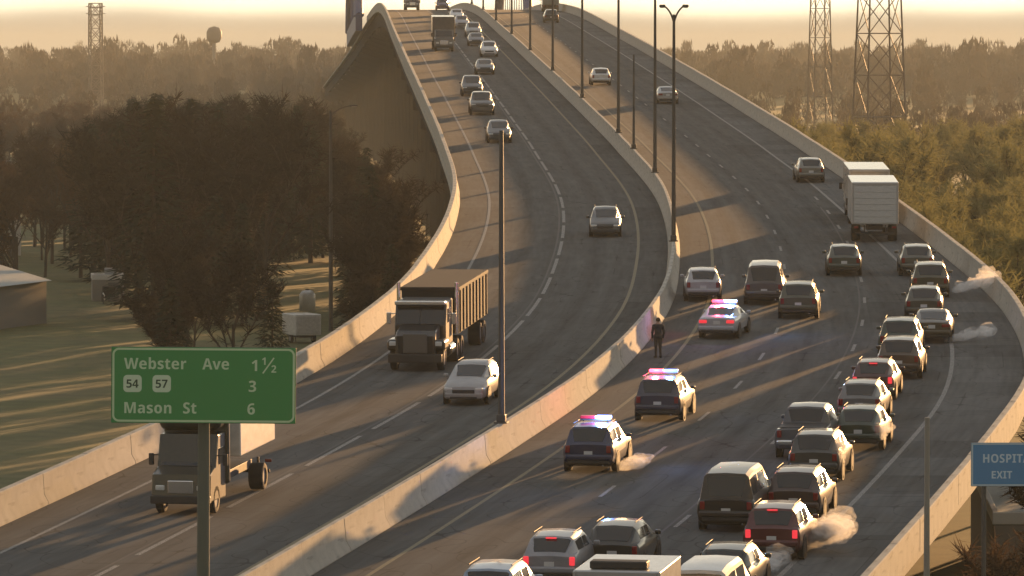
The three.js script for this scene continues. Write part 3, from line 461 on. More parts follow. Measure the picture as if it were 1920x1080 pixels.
{ // black tractor truck with chrome stack, oncoming, hauling a dark bulk box
  const t = thing('tractor_truck', 'black tractor truck with chrome exhaust stack and dark high-sided trailer', 'truck');
  const bm = carPaint([0.014, 0.013, 0.013]), Z = -1, q = z => Z * z; // front at z=0 (local), body extends to -z; faces +z
  const P = (n, g, parent = t, m = bm) => part(n, g, m, parent);
  const hood = new THREE.ExtrudeGeometry(new THREE.Shape([[0, 0.75], [0, 1.5], [0.25, 1.68], [1.5, 1.85], [1.5, 0.75]].map(p => new THREE.Vector2(...p))), { depth: 1.5, bevelEnabled: true, bevelSize: 0.07, bevelThickness: 0.12, bevelSegments: 2 }); hood.rotateY(Math.PI / 2); hood.translate(-0.75, 0, 0); P('hood', hood);
  const cab = new THREE.ExtrudeGeometry(new THREE.Shape([[1.5, 0.8], [1.5, 1.85], [1.85, 2.75], [3.6, 2.85], [3.6, 0.8]].map(p => new THREE.Vector2(...p))), { depth: 2.0, bevelEnabled: true, bevelSize: 0.06, bevelThickness: 0.12, bevelSegments: 2 }); cab.rotateY(Math.PI / 2); cab.translate(-1.0, 0, 0); P('cab', cab);
  for (const s of [-1, 1]) { const ws = new THREE.PlaneGeometry(0.98, 0.78); ws.rotateX(-0.37); ws.translate(s * 0.52, 2.30, -1.585); P('windshield', ws, t, glassM); }
  P('sun_visor', bx(2.2, 0.16, 0.42, 0, 2.84, -1.55, 0.03), t, chromeM);
  P('grille', bx(1.05, 0.85, 0.08, 0, 1.22, 0.1, 0.03), t, std([0.12, 0.12, 0.12], 0.35, { metalness: 0.7 }));
  P('front_bumper', bx(2.35, 0.38, 0.25, 0, 0.58, 0.12, 0.05), t, trimM);
  for (const s of [-1, 1]) {
    P('fender', bx(0.55, 0.5, 1.3, s * 1.0, 1.12, -0.72, 0.16), t); P('headlight', bx(0.34, 0.2, 0.1, s * 0.98, 1.2, -0.04, 0.04), t, headM);
    P('exhaust_stack', cyl(0.085, 0.085, [s * 1.28, 1.3, -3.75], [s * 1.28, 3.55, -3.75], 10), t, chromeM);
    P('mirror', [bx(0.2, 0.5, 0.1, s * 1.42, 2.15, -1.75, 0.03), bx(0.34, 0.04, 0.04, s * 1.2, 2.35, -1.75, 0.01)], t, chromeM);
    P('side_window', bx(0.02, 0.6, 0.9, s * 1.13, 2.25, -2.45, 0.005), t, glassM);
    P('fuel_tank', cyl(0.33, 0.33, [s * 0.95, 0.72, -2.3], [s * 0.95, 0.72, -3.5], 14), t, chromeM);
    wheel(t, s * 1.02, -0.8, 0.52, 0.3); for (const z of [-4.6, -5.9, -12.2, -13.4]) wheel(t, s * 0.95, z, 0.52, 0.55);
  }
  P('chassis', bx(0.9, 0.3, 6, 0, 0.85, -3.8, 0.02), t, trimM);
  const matte = std([0.016, 0.015, 0.015], 0.85), tr = P('trailer', [bx(2.55, 1.95, 9.6, 0, 2.2, -9.3, 0.05), bx(2.62, 0.16, 9.7, 0, 3.2, -9.3, 0.03), bx(0.9, 0.3, 9, 0, 1.05, -9.2, 0.02)], t, matte);
  for (let k = 0; k < 9; k++) for (const s of [-1, 1]) P('trailer_rib', bx(0.06, 1.85, 0.1, s * 1.295, 2.2, -4.9 - k * 1.08, 0.015), tr, matte);
  t.rotation.order = 'YXZ'; const D = 230, X = (779 - 960) * 0.0230; t.position.set(X, ele(D), -D); t.rotation.y = -Math.atan(slope(D)); t.rotation.x = Math.atan(grade(D));
}

// ------------------------------------------------------------------ exhaust clouds: real puffs of thin white vapour, lit by the low sun
const puffM = new THREE.MeshPhysicalMaterial({ color: col(0.97, 0.96, 0.95), roughness: 1, transmission: 0.92, thickness: 0, ior: 1.0, transparent: true, opacity: 0.10, side: THREE.DoubleSide, specularIntensity: 0 });
function plume(label, base, dir, len, r0, r1, n, opacity) {
  const gs = [];
  for (let i = 0; i < n; i++) {
    const t = (i + rnd() * 0.9) / n, r = mix(r0, r1, Math.sqrt(t)) * rr(0.7, 1.2), g = new THREE.IcosahedronGeometry(r, 3), p = g.attributes.position, s = rr(0, 50);
    for (let k = 0; k < p.count; k++) { const x = p.getX(k), y = p.getY(k), z = p.getZ(k), f = 1 + 0.95 * fbm(x / r * 1.6 + s, y / r * 1.6, z / r * 1.6, 3); p.setXYZ(k, x * f * 1.25, y * f * 0.8, z * f); }
    g.computeVertexNormals(); g.translate(dir[0] * len * t + rr(-0.6, 0.9) * r, Math.max(0, dir[1] * len * t) + r * 0.7 + rr(0, 1.3) * r * t, dir[2] * len * t + rr(-0.6, 0.6) * r); gs.push(g);
  }
  const m = puffM.clone(); m.opacity = opacity;
  const o = part(numbered('exhaust_cloud'), gs, m, scene); o.position.set(...base); o.userData = { label, category: 'exhaust cloud', kind: 'stuff' }; return o;
}
const fromPx = (x, y, D) => [(x - 960) * D / 10000, 16 - (y - 110) * D / 10000, -D];
plume('large golden exhaust cloud behind the maroon SUV with brake lights', fromPx(1484, 1036, 172), [1, 0.22, 0.2], 1.55, 0.16, 0.42, 40, 0.15);
plume('exhaust cloud on the right of the dark grey crossover in the queue', fromPx(1556, 885, 191), [0.35, 0.8, 0.3], 1.0, 0.12, 0.28, 26, 0.16);
plume('exhaust wisp right of the green-grey crossover in the queue', fromPx(1640, 835, 200), [0.5, 0.7, 0.2], 0.7, 0.11, 0.22, 20, 0.15);
plume('exhaust puff beside the dark blue police SUV', fromPx(1152, 886, 194), [1, 0.1, 0.1], 0.9, 0.11, 0.26, 20, 0.12);
plume('long pink exhaust streak across the shoulder beside the rounded sedan', fromPx(1772, 643, 243), [1, 0.12, -0.3], 2.2, 0.11, 0.25, 34, 0.13);
plume('farthest bright exhaust cloud beside the large olive SUV', fromPx(1788, 550, 266), [1, 0.22, -0.1], 1.9, 0.13, 0.32, 30, 0.15);
plume('low exhaust haze under the maroon SUV and green-black crossover', fromPx(1420, 1078, 167), [0.8, 0.2, 0.6], 1.0, 0.14, 0.3, 16, 0.1);

// ------------------------------------------------------------------ a person standing by the median
{
  const res = 92, mc = new MarchingCubes(res, std([0.03, 0.03, 0.032]), false, false, 90000), S = 1.0; // grid spans -1..1
  const J = (a, b, ra, rb) => ({ a, b, ra, rb });
  const bones = [J([0, 0.98, 0], [0, 1.18, 0.01], 0.155, 0.15), J([0, 1.18, 0.01], [0, 1.42, 0], 0.16, 0.15), J([-0.12, 1.42, 0], [0.12, 1.42, 0], 0.10, 0.10), J([0, 1.45, 0], [0, 1.56, -0.01], 0.06, 0.058), J([0, 1.66, -0.015], [0, 1.70, -0.005], 0.088, 0.092), J([0, 1.61, -0.05], [0, 1.62, -0.075], 0.05, 0.035), J([0, 1.655, -0.105], [0, 1.64, -0.115], 0.012, 0.016)];
  for (const s of [-1, 1]) {
    bones.push(J([s * 0.09, 0.95, 0], [s * 0.1, 0.52, -0.01 * s], 0.105, 0.072), J([s * 0.1, 0.52, -0.01 * s], [s * 0.11, 0.10, 0.03], 0.068, 0.048), J([s * 0.11, 0.055, 0.05], [s * 0.13, 0.045, -0.12], 0.05, 0.038));
    bones.push(J([s * 0.205, 1.42, 0], [s * 0.27, 1.14, 0.03], 0.07, 0.056), J([s * 0.27, 1.14, 0.03], [s * 0.25, 0.90, -0.06], 0.054, 0.04), J([s * 0.25, 0.88, -0.065], [s * 0.245, 0.80, -0.08], 0.038, 0.034));
    for (let f = 0; f < 4; f++) bones.push(J([s * 0.245, 0.80, -0.105 + f * 0.018], [s * (0.235 - 0.004 * f), 0.735 + 0.006 * Math.abs(f - 1.3), -0.11 + f * 0.018], 0.010, 0.009));
    bones.push(J([s * 0.235, 0.84, -0.095], [s * 0.215, 0.785, -0.125], 0.012, 0.010));
  }
  const sd = (p, b) => { const ab = [0, 1, 2].map(i => b.b[i] - b.a[i]), ap = [0, 1, 2].map(i => p[i] - b.a[i]), L = ab[0] ** 2 + ab[1] ** 2 + ab[2] ** 2, t = Math.min(1, Math.max(0, (ap[0] * ab[0] + ap[1] * ab[1] + ap[2] * ab[2]) / L)); return Math.hypot(ap[0] - ab[0] * t, ap[1] - ab[1] * t, ap[2] - ab[2] * t) - mix(b.ra, b.rb, t); };
  let q = 0;
  for (let z = 0; z < res; z++) for (let y = 0; y < res; y++) for (let x = 0; x < res; x++, q++) {
    const p = [(x - res / 2) / (res / 2), (y - res / 2) / (res / 2) + 0.9, (z - res / 2) / (res / 2)]; let d = 9;
    if (Math.abs(p[0]) > 0.4 || Math.abs(p[2]) > 0.3) { mc.field[q] = -1; continue; }
    for (const b of bones) { const e = sd(p, b), k = 0.03, h = Math.max(k - Math.abs(d - e), 0) / k; d = Math.min(d, e) - h * h * k * 0.25; }
    mc.field[q] = -d;
  }
  mc.isolation = 0; mc.update();
  const n = mc.count, pa = mc.positionArray.slice(0, n * 3), na = mc.normalArray.slice(0, n * 3);
  for (let i = 0; i < n; i++) { pa[i * 3 + 1] += 0.9; }
  const g = new THREE.BufferGeometry(); g.setAttribute('position', new THREE.BufferAttribute(pa, 3)); g.setAttribute('normal', new THREE.BufferAttribute(na, 3));
  const cols = new Float32Array(n * 3);
  for (let i = 0; i < n; i++) { const y = pa[i * 3 + 1], hand = y < 0.87 && y > 0.7 && Math.abs(pa[i * 3]) > 0.2; const c = y > 1.5 || hand ? [0.32, 0.2, 0.15] : y > 0.92 ? [0.022, 0.024, 0.032] : y < 0.1 ? [0.01, 0.01, 0.01] : [0.03, 0.028, 0.03]; cols.set(c, i * 3); }
  g.setAttribute('color', new THREE.BufferAttribute(cols, 3));
  const t = thing('person', 'person in dark coat and trousers standing beside the median barrier', 'person', onRoad(236, 1.4), 0.3);
  part('figure', g, new THREE.MeshStandardMaterial({ vertexColors: true, roughness: 0.9 }), t);
  const hair = new THREE.SphereGeometry(0.108, 16, 12, 0, Math.PI * 2, 0, 1.75); hair.scale(0.92, 1.05, 1.0); hair.rotateX(0.5); hair.translate(0, 1.685, 0.012); part('hair', hair, std([0.025, 0.02, 0.016], 0.9), t);
}

// ------------------------------------------------------------------ trees (winter: bare twigs; some evergreens)
function twigTree(name, label, h, spread, nTwig, m, group, bushy = 0) {
  const t = thing(name, label, bushy ? 'bush' : 'tree', [0, 0, 0], 0, group), trunk = [], P = [], UV = [];
  const tips = [];
  const grow = (a, dir, len, r, lvl) => {
    const b = a.clone().addScaledVector(dir, len); trunk.push(cyl(r, r * 0.62, a.toArray(), b.toArray(), lvl ? 4 : 6)); tips.push([a, b, lvl]);
    if (lvl >= 3) return;
    const n = lvl === 0 ? 6 : 3;
    for (let i = 0; i < n; i++) { const f = lvl === 0 ? rr(0.35, 1) : rr(0.5, 1), s = a.clone().lerp(b, f), an = rr(0, 6.283), tilt = rr(0.45, 0.95) * (0.75 + spread * 0.5); const d = new THREE.Vector3(Math.cos(an) * Math.sin(tilt), Math.cos(tilt), Math.sin(an) * Math.sin(tilt)).addScaledVector(dir, 0.5).normalize(); grow(s, d, len * rr(0.5, 0.72), r * 0.5, lvl + 1); }
  };
  if (bushy) for (let i = 0; i < 5; i++) { const an = rr(0, 6.28), tl = rr(0.1, 0.7); grow(new THREE.Vector3(rr(-0.3, 0.3), -0.2, rr(-0.3, 0.3)), new THREE.Vector3(Math.cos(an) * Math.sin(tl), Math.cos(tl), Math.sin(an) * Math.sin(tl)), h * 0.5, 0.05, 1); }
  else grow(new THREE.Vector3(0, -0.4, 0), new THREE.Vector3(rr(-0.05, 0.05), 1, rr(-0.05, 0.05)).normalize(), h * 0.5, h * 0.014, 0);
  for (let i = 0; i < nTwig; i++) {
    const c = tips[Math.floor(rnd() * tips.length)]; if (c[2] < 1) continue;
    const s = c[0].clone().lerp(c[1], rr(0.3, 1.15)), L = h * rr(0.035, 0.11) * (bushy ? 1.3 : 1), w = rr(0.018, 0.05) * (h / 14 + 0.35);
    const d = new THREE.Vector3(rr(-1, 1), rr(-0.35, 1.1), rr(-1, 1)).normalize(), e = s.clone().addScaledVector(d, L), k = new THREE.Vector3(rr(-1, 1), rr(-1, 1), rr(-1, 1)).cross(d).normalize().multiplyScalar(w);
    P.push(...s.clone().sub(k).toArray(), ...s.clone().add(k).toArray(), ...e.toArray());
    const s2 = s.clone().lerp(e, 0.45), e2 = s2.clone().addScaledVector(new THREE.Vector3(rr(-1, 1), rr(-0.3, 1), rr(-1, 1)).normalize(), L * 0.6);
    P.push(...s2.clone().sub(k).toArray(), ...s2.clone().addScaledVector(k, 0.6).toArray(), ...e2.toArray());
  }
  const g = new THREE.BufferGeometry(); g.setAttribute('position', new THREE.Float32BufferAttribute(P, 3)); g.computeVertexNormals();
  part(bushy ? 'stem' : 'trunk', trunk, barkM, t); part('crown', g, m, t);
  return t;
}
const barkM = std([0.055, 0.042, 0.03], 0.95);
const leafy = c => new THREE.MeshPhysicalMaterial({ color: col(...c), roughness: 1, transmission: 0.35, thickness: 0, specularIntensity: 0.1 });
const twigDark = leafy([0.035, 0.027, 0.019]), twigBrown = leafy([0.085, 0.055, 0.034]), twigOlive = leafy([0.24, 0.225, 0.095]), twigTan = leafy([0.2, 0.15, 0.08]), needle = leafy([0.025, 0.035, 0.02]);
function conifer(name, label, h, m, group) {
  const t = thing(name, label, 'tree', [0, 0, 0], 0, group), P = [];
  for (let i = 0; i < 1500; i++) { const f = Math.pow(rnd(), 0.75), y = h * (0.08 + 0.9 * (1 - f)), R = h * 0.2 * f * rr(0.75, 1.1) + 0.1, an = rr(0, 6.283), L = h * rr(0.03, 0.07), r = R * Math.sqrt(rr(0.2, 1)); const s = new THREE.Vector3(Math.cos(an) * r, y, Math.sin(an) * r), d = new THREE.Vector3(Math.cos(an + rr(-0.6, 0.6)), rr(-0.7, 0.1), Math.sin(an + rr(-0.6, 0.6))).normalize(), e = s.clone().addScaledVector(d, L), k = new THREE.Vector3(-Math.sin(an), rr(-0.4, 0.4), Math.cos(an)).normalize().multiplyScalar(L * 0.3); P.push(...s.clone().sub(k).toArray(), ...s.clone().add(k).toArray(), ...e.toArray()); }
  const g = new THREE.BufferGeometry(); g.setAttribute('position', new THREE.Float32BufferAttribute(P, 3)); g.computeVertexNormals();
  part('trunk', cyl(h * 0.016, 0.03, [0, -0.4, 0], [0, h * 0.97, 0], 6), barkM, t); part('crown', g, m, t); return t;
}
function scatter(protos, spots) { spots.forEach(([x, y, D, s, where], i) => { const p = protos[i % protos.length], pos = [x, y, -D], tn = rr(0, 6.28), label = where && (/conifer/.test(p.name) ? 'dark evergreen tree ' : 'dark bare tree ') + where; if (!p.userData.used) { p.userData.used = 1; p.position.set(...pos); p.rotation.y = tn; p.scale.setScalar(s); if (label) p.userData.label = label; } else copyOf(p, pos, tn, [s * rr(0.9, 1.15), s, s * rr(0.9, 1.15)], label); }); protos.forEach(p => delete p.userData.used); scene.children.forEach(o => { delete o.userData.used; }); }
const clearOfRoad = (x, D) => D > 1500 || x < med(D) - 17.5 || x > med(D) + rightEdge(D) + 4;
const LT = 'dark bare trees left of the bridge', RT = 'olive bare trees right of the highway';
{ // left: a dark wood
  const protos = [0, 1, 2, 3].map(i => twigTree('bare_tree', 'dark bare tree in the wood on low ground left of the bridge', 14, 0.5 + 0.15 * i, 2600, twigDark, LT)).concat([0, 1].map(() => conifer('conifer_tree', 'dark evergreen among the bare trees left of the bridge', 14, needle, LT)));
  const spots = []; let guard = 0;
  while (spots.length < 105 && guard++ < 4000) { const D = rr(470, 980), px = rr(170, 640), x = (px - 960) * D / 1e4; if (!clearOfRoad(x - 3, D) || x > med(D) - 20 || (px > 515 && D < 600)) continue; const topY = 172 + 26 * N(px * 0.02, 4) + (px < 270 ? (270 - px) * 0.5 : 0) + (px > 560 ? (px - 560) * 1.6 : 0) + rr(-5, 40), h = 16 - (topY - 110) * D / 1e4 - GROUND; if (h < 6) continue; spots.push([x, groundH(x, D) - 0.2, D, h / 14, 'of the large wood on low ground left of the bridge']); }
  for (let i = 0; i < 70; i++) { const D = rr(345, 700), x = med(D) - rr(17.5, 34); if (x > -6 || ((p => p > 520 && p < 700)(960 + x / D * 1e4) && D < 590)) continue; spots.push([x, groundH(x, D) - 0.2, D, rr(0.4, 0.85), 'in the strip between the large wood and the bridge piers']); }
  for (let D = 338; D < 660; D += 6) { const x = med(D) - rr(16.2, 18.5); spots.push([x, groundH(x, D) - 0.2, D, D < 400 ? rr(0.5, 0.7) : rr(0.7, 0.98), 'in the row close along the outer side of the bridge piers']); }
  for (let i = 0; i < 55; i++) { const D = rr(680, 1150), x = med(D) - rr(18, 36); spots.push([x, groundH(x, D) - 0.2, D, rr(0.55, 1.0), 'beside the tall far piers below the bridge crest']); }
  scatter(protos, spots);
  const pb = [0, 1, 2].map(i => twigTree('bare_tree', 'lighter brown bare tree at the edge of the wood behind the low buildings', 11, 0.7, 1700, twigBrown, 'brown bare trees far left'));
  const s2 = []; for (let i = 0; i < 30; i++) { const D = rr(470, 720), px = rr(-50, 240), x = (px - 960) * D / 1e4, top = 190 + rr(0, 110); s2.push([x, groundH(x, D) - 0.2, D, (16 - (top - 110) * D / 1e4 - GROUND) / 11 * 0.85]); }
  for (let i = 0; i < 42; i++) { const D = rr(620, 1400), px = rr(-60, 300), x = (px - 960) * D / 1e4; s2.push([x, groundH(x, D) - 0.2, D, rr(0.7, 1.25)]); }
  scatter(pb, s2);
  const pbush = [0, 1].map(() => twigTree('roadside_bush', 'tan twiggy bush on the grass behind the green distance sign', 4, 1, 1100, twigTan, 'tan bushes behind the green sign', 1));
  scatter(pbush, [[-30.5, -7, 500, 1.1], [-27, -7, 480, 1.2], [-24.5, -7, 492, 1.0], [-22.5, -7, 470, 1.15], [-33, -7, 520, 0.9], [-26, -7, 455, 0.9], [-29, -7, 462, 0.7]]);
}
{ // right: hazy olive scrub and trees behind the outer parapet
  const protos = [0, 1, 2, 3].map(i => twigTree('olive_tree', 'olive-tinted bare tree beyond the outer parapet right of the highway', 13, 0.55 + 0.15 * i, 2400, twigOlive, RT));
  const spots = []; let guard = 0;
  while (spots.length < 125 && guard++ < 5000) { const D = rr(285, 900), px = rr(1380, 2010), x = (px - 960) * D / 1e4; if (x < med(D) + rightEdge(D) + 5) continue; const topY = 205 + 30 * N(px * 0.02, 14) + rr(-15, 60), h = Math.min(16 - (topY - 110) * D / 1e4 - GROUND, D < 520 ? 13.5 : 99); if (h < 5) continue; spots.push([x, groundH(x, D) - 0.2, D, h / 13 * 0.95]); }
  scatter(protos, spots);
  const pb = [0, 1].map(() => twigTree('brown_tree', 'brown bare tree close outside the parapet of the exit lane', 9, 0.7, 2400, twigBrown, 'brown trees beside the exit lane parapet'));
  scatter(pb, [[15.5, -7, 171, 1.02], [14.6, -7, 168, 0.85], [17.4, -7, 176, 0.85], [22.5, -7, 221, 0.95], [25, -7, 232, 1.1], [27, -7, 252, 1.25], [25.4, -7, 246, 1.1], [28.5, -7, 268, 1.4], [26.4, -7, 262, 1.3], [29.5, -7, 282, 1.5], [21.4, -7, 205, 0.8], [24, -7, 216, 0.9]]);
}
{ // far woods on the ridge: one mass of crowns nobody could count
  const P = []; for (let i = 0; i < 260; i++) { const a = rr(0, 6.283), f = rr(0, 1), r = 3.6 * Math.sqrt(rnd()) * (1 - 0.5 * Math.abs(f - 0.35)), s = new THREE.Vector3(Math.cos(a) * r, 1 + f * 12, Math.sin(a) * r), w = rr(0.12, 0.4), ln = rr(0.8, 2.2), dx = rr(-0.6, 0.6), dz = rr(-0.6, 0.6); P.push(s.x - w, s.y, s.z, s.x + w, s.y + rr(-0.2, 0.2), s.z + w, s.x + dx, s.y + ln, s.z + dz); }
  const g = new THREE.BufferGeometry(); g.setAttribute('position', new THREE.Float32BufferAttribute(P, 3)); g.computeVertexNormals();
  const place2 = (name, label, n, D0, D1, m, hk) => { const im = new THREE.InstancedMesh(g, m, n), M = new THREE.Matrix4(); for (let i = 0; i < n; i++) { const D = rr(D0, D1), x = rr(-0.115, 0.115) * D, s = rr(0.5, 1.2) * hk * (1 + 0.5 * N(x * 0.012, D * 0.004, 3)); M.compose(new THREE.Vector3(x, groundH(x, D) - 0.5, -D), new THREE.Quaternion().setFromAxisAngle(new THREE.Vector3(0, 1, 0), rr(0, 6.28)), new THREE.Vector3(s * rr(1, 1.6), s * rr(0.7, 1.2), s)); im.setMatrixAt(i, M); } im.name = name; im.userData = { label, category: 'woods', kind: 'stuff' }; scene.add(im); };
  place2('far_woods', 'hazy brown woods along the ridge on the horizon', 2400, 2100, 3600, leafy([0.06, 0.047, 0.035]), 1.05);
  place2('middle_woods', 'scattered brown woods across the flat land before the ridge', 500, 1150, 2100, leafy([0.06, 0.048, 0.033]), 0.75);
}

// ------------------------------------------------------------------ pylons, water tower
function lattice(name, label, x, D, h, wBase, wTop, r, arms, m) {
  const t = thing(name, label, 'power pylon', [x, groundH(x, D) - 0.3, -D], 0.3), w = y => mix(wBase, wTop, Math.min(1, y / h));
  for (const [sx, sz] of [[-1, -1], [1, -1], [1, 1], [-1, 1]]) part('leg', cyl(r, r * 0.6, [sx * wBase / 2, 0, sz * wBase / 2], [sx * wTop / 2, h, sz * wTop / 2], 5), m, t);
  const n = 9; for (let i = 0; i < n; i++) { const y0 = h * i / n, y1 = h * (i + 1) / n, a = w(y0) / 2, b = w(y1) / 2, gs = []; for (const [p, q] of [[[-1, -1], [1, -1]], [[1, -1], [1, 1]], [[1, 1], [-1, 1]], [[-1, 1], [-1, -1]]]) gs.push(cyl(r * 0.45, r * 0.45, [p[0] * a, y0, p[1] * a], [q[0] * b, y1, q[1] * b], 4), cyl(r * 0.45, r * 0.45, [q[0] * a, y0, q[1] * a], [p[0] * b, y1, p[1] * b], 4), cyl(r * 0.4, r * 0.4, [p[0] * b, y1, p[1] * b], [q[0] * b, y1, q[1] * b], 4)); part('bracing', gs, m, t); }
  for (const y of arms) part('cross_arm', [cyl(r * 0.7, r * 0.4, [0, y, 0], [-wBase * 0.8, y + 0.4, 0], 4), cyl(r * 0.7, r * 0.4, [0, y, 0], [wBase * 0.8, y + 0.4, 0], 4)], m, t);
  return t;
}
const pylonM = std([0.13, 0.105, 0.085], 0.6, { metalness: 0.3 });
lattice('power_pylon', 'large lattice power pylon standing in the trees right of the bridge', (1648 - 960) * 0.088, 880, 62, 7.6, 3.6, 0.2, [44, 51, 58], pylonM);
lattice('power_pylon', 'slimmer lattice pylon beside the larger one right of the bridge', (1537 - 960) * 0.13, 1300, 64, 5.2, 2.6, 0.2, [46, 53, 60], pylonM);
lattice('power_pylon', 'hazy lattice tower on the horizon far left', (180 - 960) * 0.19, 1900, 40, 4.4, 4.0, 0.34, [36, 38.5], std([0.16, 0.13, 0.1], 0.7));
{
  const D = 2600, X = (402 - 960) * 0.26, gy = groundH(X, D), t = thing('water_tower', 'small dark water tower rising above the far treeline', 'water tower', [X, gy, -D]), m = std([0.10, 0.09, 0.08], 0.6), y = 16 + (110 - 66) * 0.26 - gy;
  const g = new THREE.LatheGeometry([[0, -4.2], [2.6, -3.4], [3.7, -1.4], [3.7, 1.6], [2.6, 3.6], [0, 4.4]].map(p => new THREE.Vector2(...p)), 18); g.translate(0, y, 0); part('tank', g, m, t);
  part('column', cyl(1.2, 0.9, [0, 0, 0], [0, y - 3.6, 0], 10), std([0.22, 0.2, 0.17], 0.7), t);
}

// ------------------------------------------------------------------ low buildings and small things on the ground
const roofM = std([0.34, 0.36, 0.34], 0.7), wallM = std([0.22, 0.2, 0.17], 0.9), whiteWall = std([0.62, 0.58, 0.52], 0.8);
function building(label, x, D, w, d, h, turn, { roof = roofM, wall = wallM, gable = 0 } = {}) {
  const t = thing('low_building', label, 'building', [x, GROUND - 0.2, -D], turn);
  part('wall', bx(w, h, d, 0, h / 2, 0, 0.05), wall, t);
  if (gable) { const g = new THREE.ExtrudeGeometry(new THREE.Shape([[-w / 2 - 0.4, 0], [w / 2 + 0.4, 0], [0, gable]].map(p => new THREE.Vector2(...p))), { depth: d + 0.6, bevelEnabled: false }); g.translate(0, h + 0.005, -d / 2 - 0.3); part('roof', g, roof, t); }
  else { const r = part('roof', bx(w - 0.5, 0.12, d - 0.5, 0, h + 0.065, 0, 0.02), roof, t); part('coping', [bx(w + 0.1, 0.5, 0.25, 0, h + 0.252, d / 2 - 0.1, 0.04), bx(w + 0.1, 0.5, 0.25, 0, h + 0.252, -d / 2 + 0.1, 0.04), bx(0.25, 0.5, d - 0.46, -w / 2 + 0.1, h + 0.252, 0, 0.04), bx(0.25, 0.5, d - 0.46, w / 2 - 0.1, h + 0.252, 0, 0.04)], whiteWall, r); part('roof_unit', bx(1.6, 0.9, 1.3, w * 0.18, h + 0.58, -d * 0.1, 0.05), std([0.35, 0.35, 0.34], 0.5), r); }
  for (let k = 0; k < Math.floor(w / 3); k++) { const wx = -w / 2 + 1.6 + k * 3; const f = part('window', bx(1.3, 1.1, 0.08, wx, h * 0.5, d / 2 + 0.02, 0.02), trimM, t); part('pane', bx(1.1, 0.9, 0.02, wx, h * 0.5, d / 2 + 0.07, 0.004), glassM, f); }
  part('door', bx(1.0, 2.05, 0.08, w / 2 - 1.0, 1.03, d / 2 + 0.03, 0.02), std([0.1, 0.09, 0.08], 0.6), t);
  return t;
}
building('long low building with grey-green roof behind the road sign at far left', -50.5, 455, 15, 22, 3.9, -0.25, { gable: 2.2 });
building('small shed with pale flat roof on the grass left of the bushes', -38.4, 506, 3.0, 4.2, 2.3, 0.1);
building('pale lit building end among trees at the far left edge', -61, 625, 6, 8, 4.0, 0.2, { wall: whiteWall });
building('low flat-roofed building with pale coping below the blue sign', 27.5, 232, 14, 26, 4.0, -0.05);
building('small flat-roofed annex beside the building below the blue sign', 18.9, 186, 5.6, 8, 3.2, -0.05);
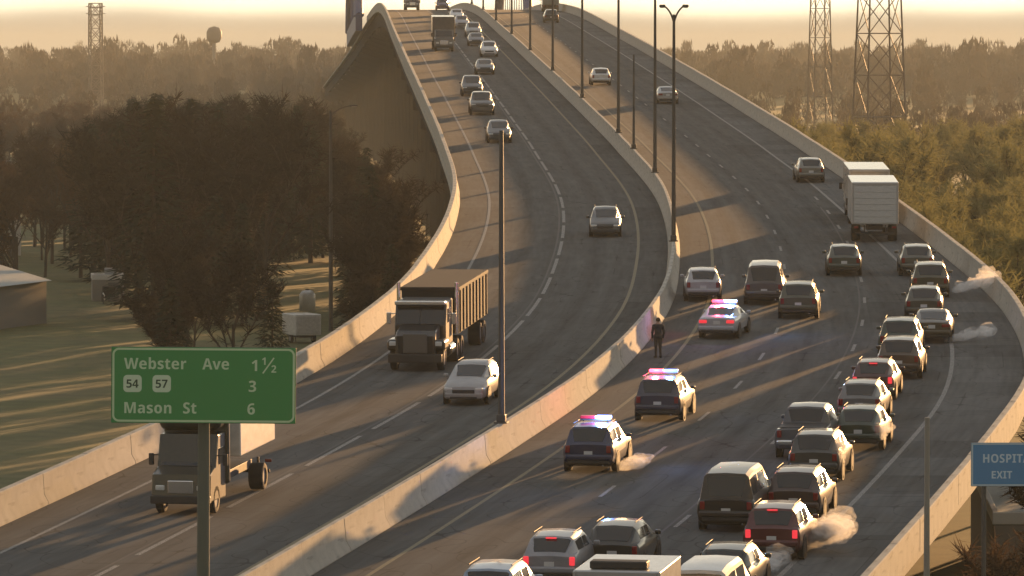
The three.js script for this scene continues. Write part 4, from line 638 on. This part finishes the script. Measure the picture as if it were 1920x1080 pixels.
{ // bright things on the ground left of the bridge
  const t = thing('parked_trailer', 'white parked trailer on the ground just left of the glowing parapet', 'trailer', [(565 - 960) * 0.0432, GROUND, -432], 0.35);
  part('box', bx(2.2, 1.7, 3.6, 0, 1.5, 0, 0.06), carPaint([0.7, 0.68, 0.66]), t); part('chassis', bx(1.4, 0.2, 3.4, 0, 0.56, 0, 0.02), trimM, t); part('door_frame', bx(1.9, 1.4, 0.05, 0, 1.5, 1.8, 0.02), carPaint([0.6, 0.58, 0.56]), t); for (const s of [-1, 1]) wheel(t, s * 0.95, 0.2, 0.34, 0.24); part('prop_leg', cyl(0.04, 0.04, [0, 0, -1.6], [0, 0.6, -1.6], 6), trimM, t);
  const tank = thing('storage_tank', 'small upright white tank behind the parked trailer', 'tank', [(576 - 960) * 0.0486, GROUND, -486]); part('shell', new THREE.LatheGeometry([[0, 0], [0.75, 0], [0.75, 1.5], [0.5, 1.85], [0, 1.95]].map(p => new THREE.Vector2(...p)), 18), carPaint([0.66, 0.64, 0.6]), tank); part('hatch', cyl(0.2, 0.2, [0, 1.9, 0], [0, 2.02, 0], 12), trimM, tank);
  const b = thing('roadside_board', 'tall pale board on two posts at the foot of the dark wood', 'sign board', [(636 - 960) * 0.0575, GROUND, -575], -0.2); part('panel', bx(1.3, 2.6, 0.1, 0, 2.7, 0, 0.02), whiteWall, b); for (const s of [-1, 1]) part('post', cyl(0.06, 0.06, [s * 0.45, 0, -0.1], [s * 0.45, 3.8, -0.1], 6), trimM, b);
  const b2 = thing('utility_cabinet', 'narrow grey cabinet beside the tall pale board', 'cabinet', [(667 - 960) * 0.0565, GROUND, -565]); part('case', bx(0.7, 1.9, 0.6, 0, 1.05, 0, 0.04), std([0.4, 0.38, 0.36], 0.6), b2); part('plinth', bx(0.9, 0.12, 0.8, 0, 0.06, 0, 0.01), concreteM, b2);
  const fence = thing('guard_rail', 'thin pale guard rail running down to the small shed at left', 'guard rail'); const F0 = [-44.5, 562], F1 = [-38.2, 498], K = 12;
  for (let i = 0; i <= K; i++) { const x = mix(F0[0], F1[0], i / K), D = mix(F0[1], F1[1], i / K); part('post', cyl(0.06, 0.06, [x, GROUND - 0.1, -D], [x, GROUND + 0.95, -D], 5), trimM, fence); if (i < K) { const x2 = mix(F0[0], F1[0], (i + 1) / K), D2 = mix(F0[1], F1[1], (i + 1) / K); part('rail', [cyl(0.07, 0.07, [x + 0.1, GROUND + 0.85, -D], [x2 + 0.1, GROUND + 0.85, -D2 - 0.03], 6), cyl(0.05, 0.05, [x + 0.1, GROUND + 0.5, -D], [x2 + 0.1, GROUND + 0.5, -D2 - 0.03], 6)], whiteWall, fence); } }
}
const parked = [[20, 300], [32, 322], [70, 278], [75, 315], [108, 283], [112, 300], [3, 335]];
parked.forEach(([px, py], i) => { const D = 23 * 1e4 / (py - 110 + 14), t = car('parked_car', 'small parked car glinting in the lot far left among brown trees', 'car', i % 2 ? 'sedan' : 'crossover', [whiteP, silver, maroon, grey][i % 4], { D: 300, X: 0, group: 'cars parked far left' }); const X = (px - 960) * D / 1e4; t.rotation.set(0, 0.9 + 0.3 * (i % 3), 0); t.position.set(X, groundH(X, D), -D); });

scene.traverse(o => { if (o.isMesh) { o.castShadow = true; o.receiveShadow = true; } });
renderer.render(scene, camera);
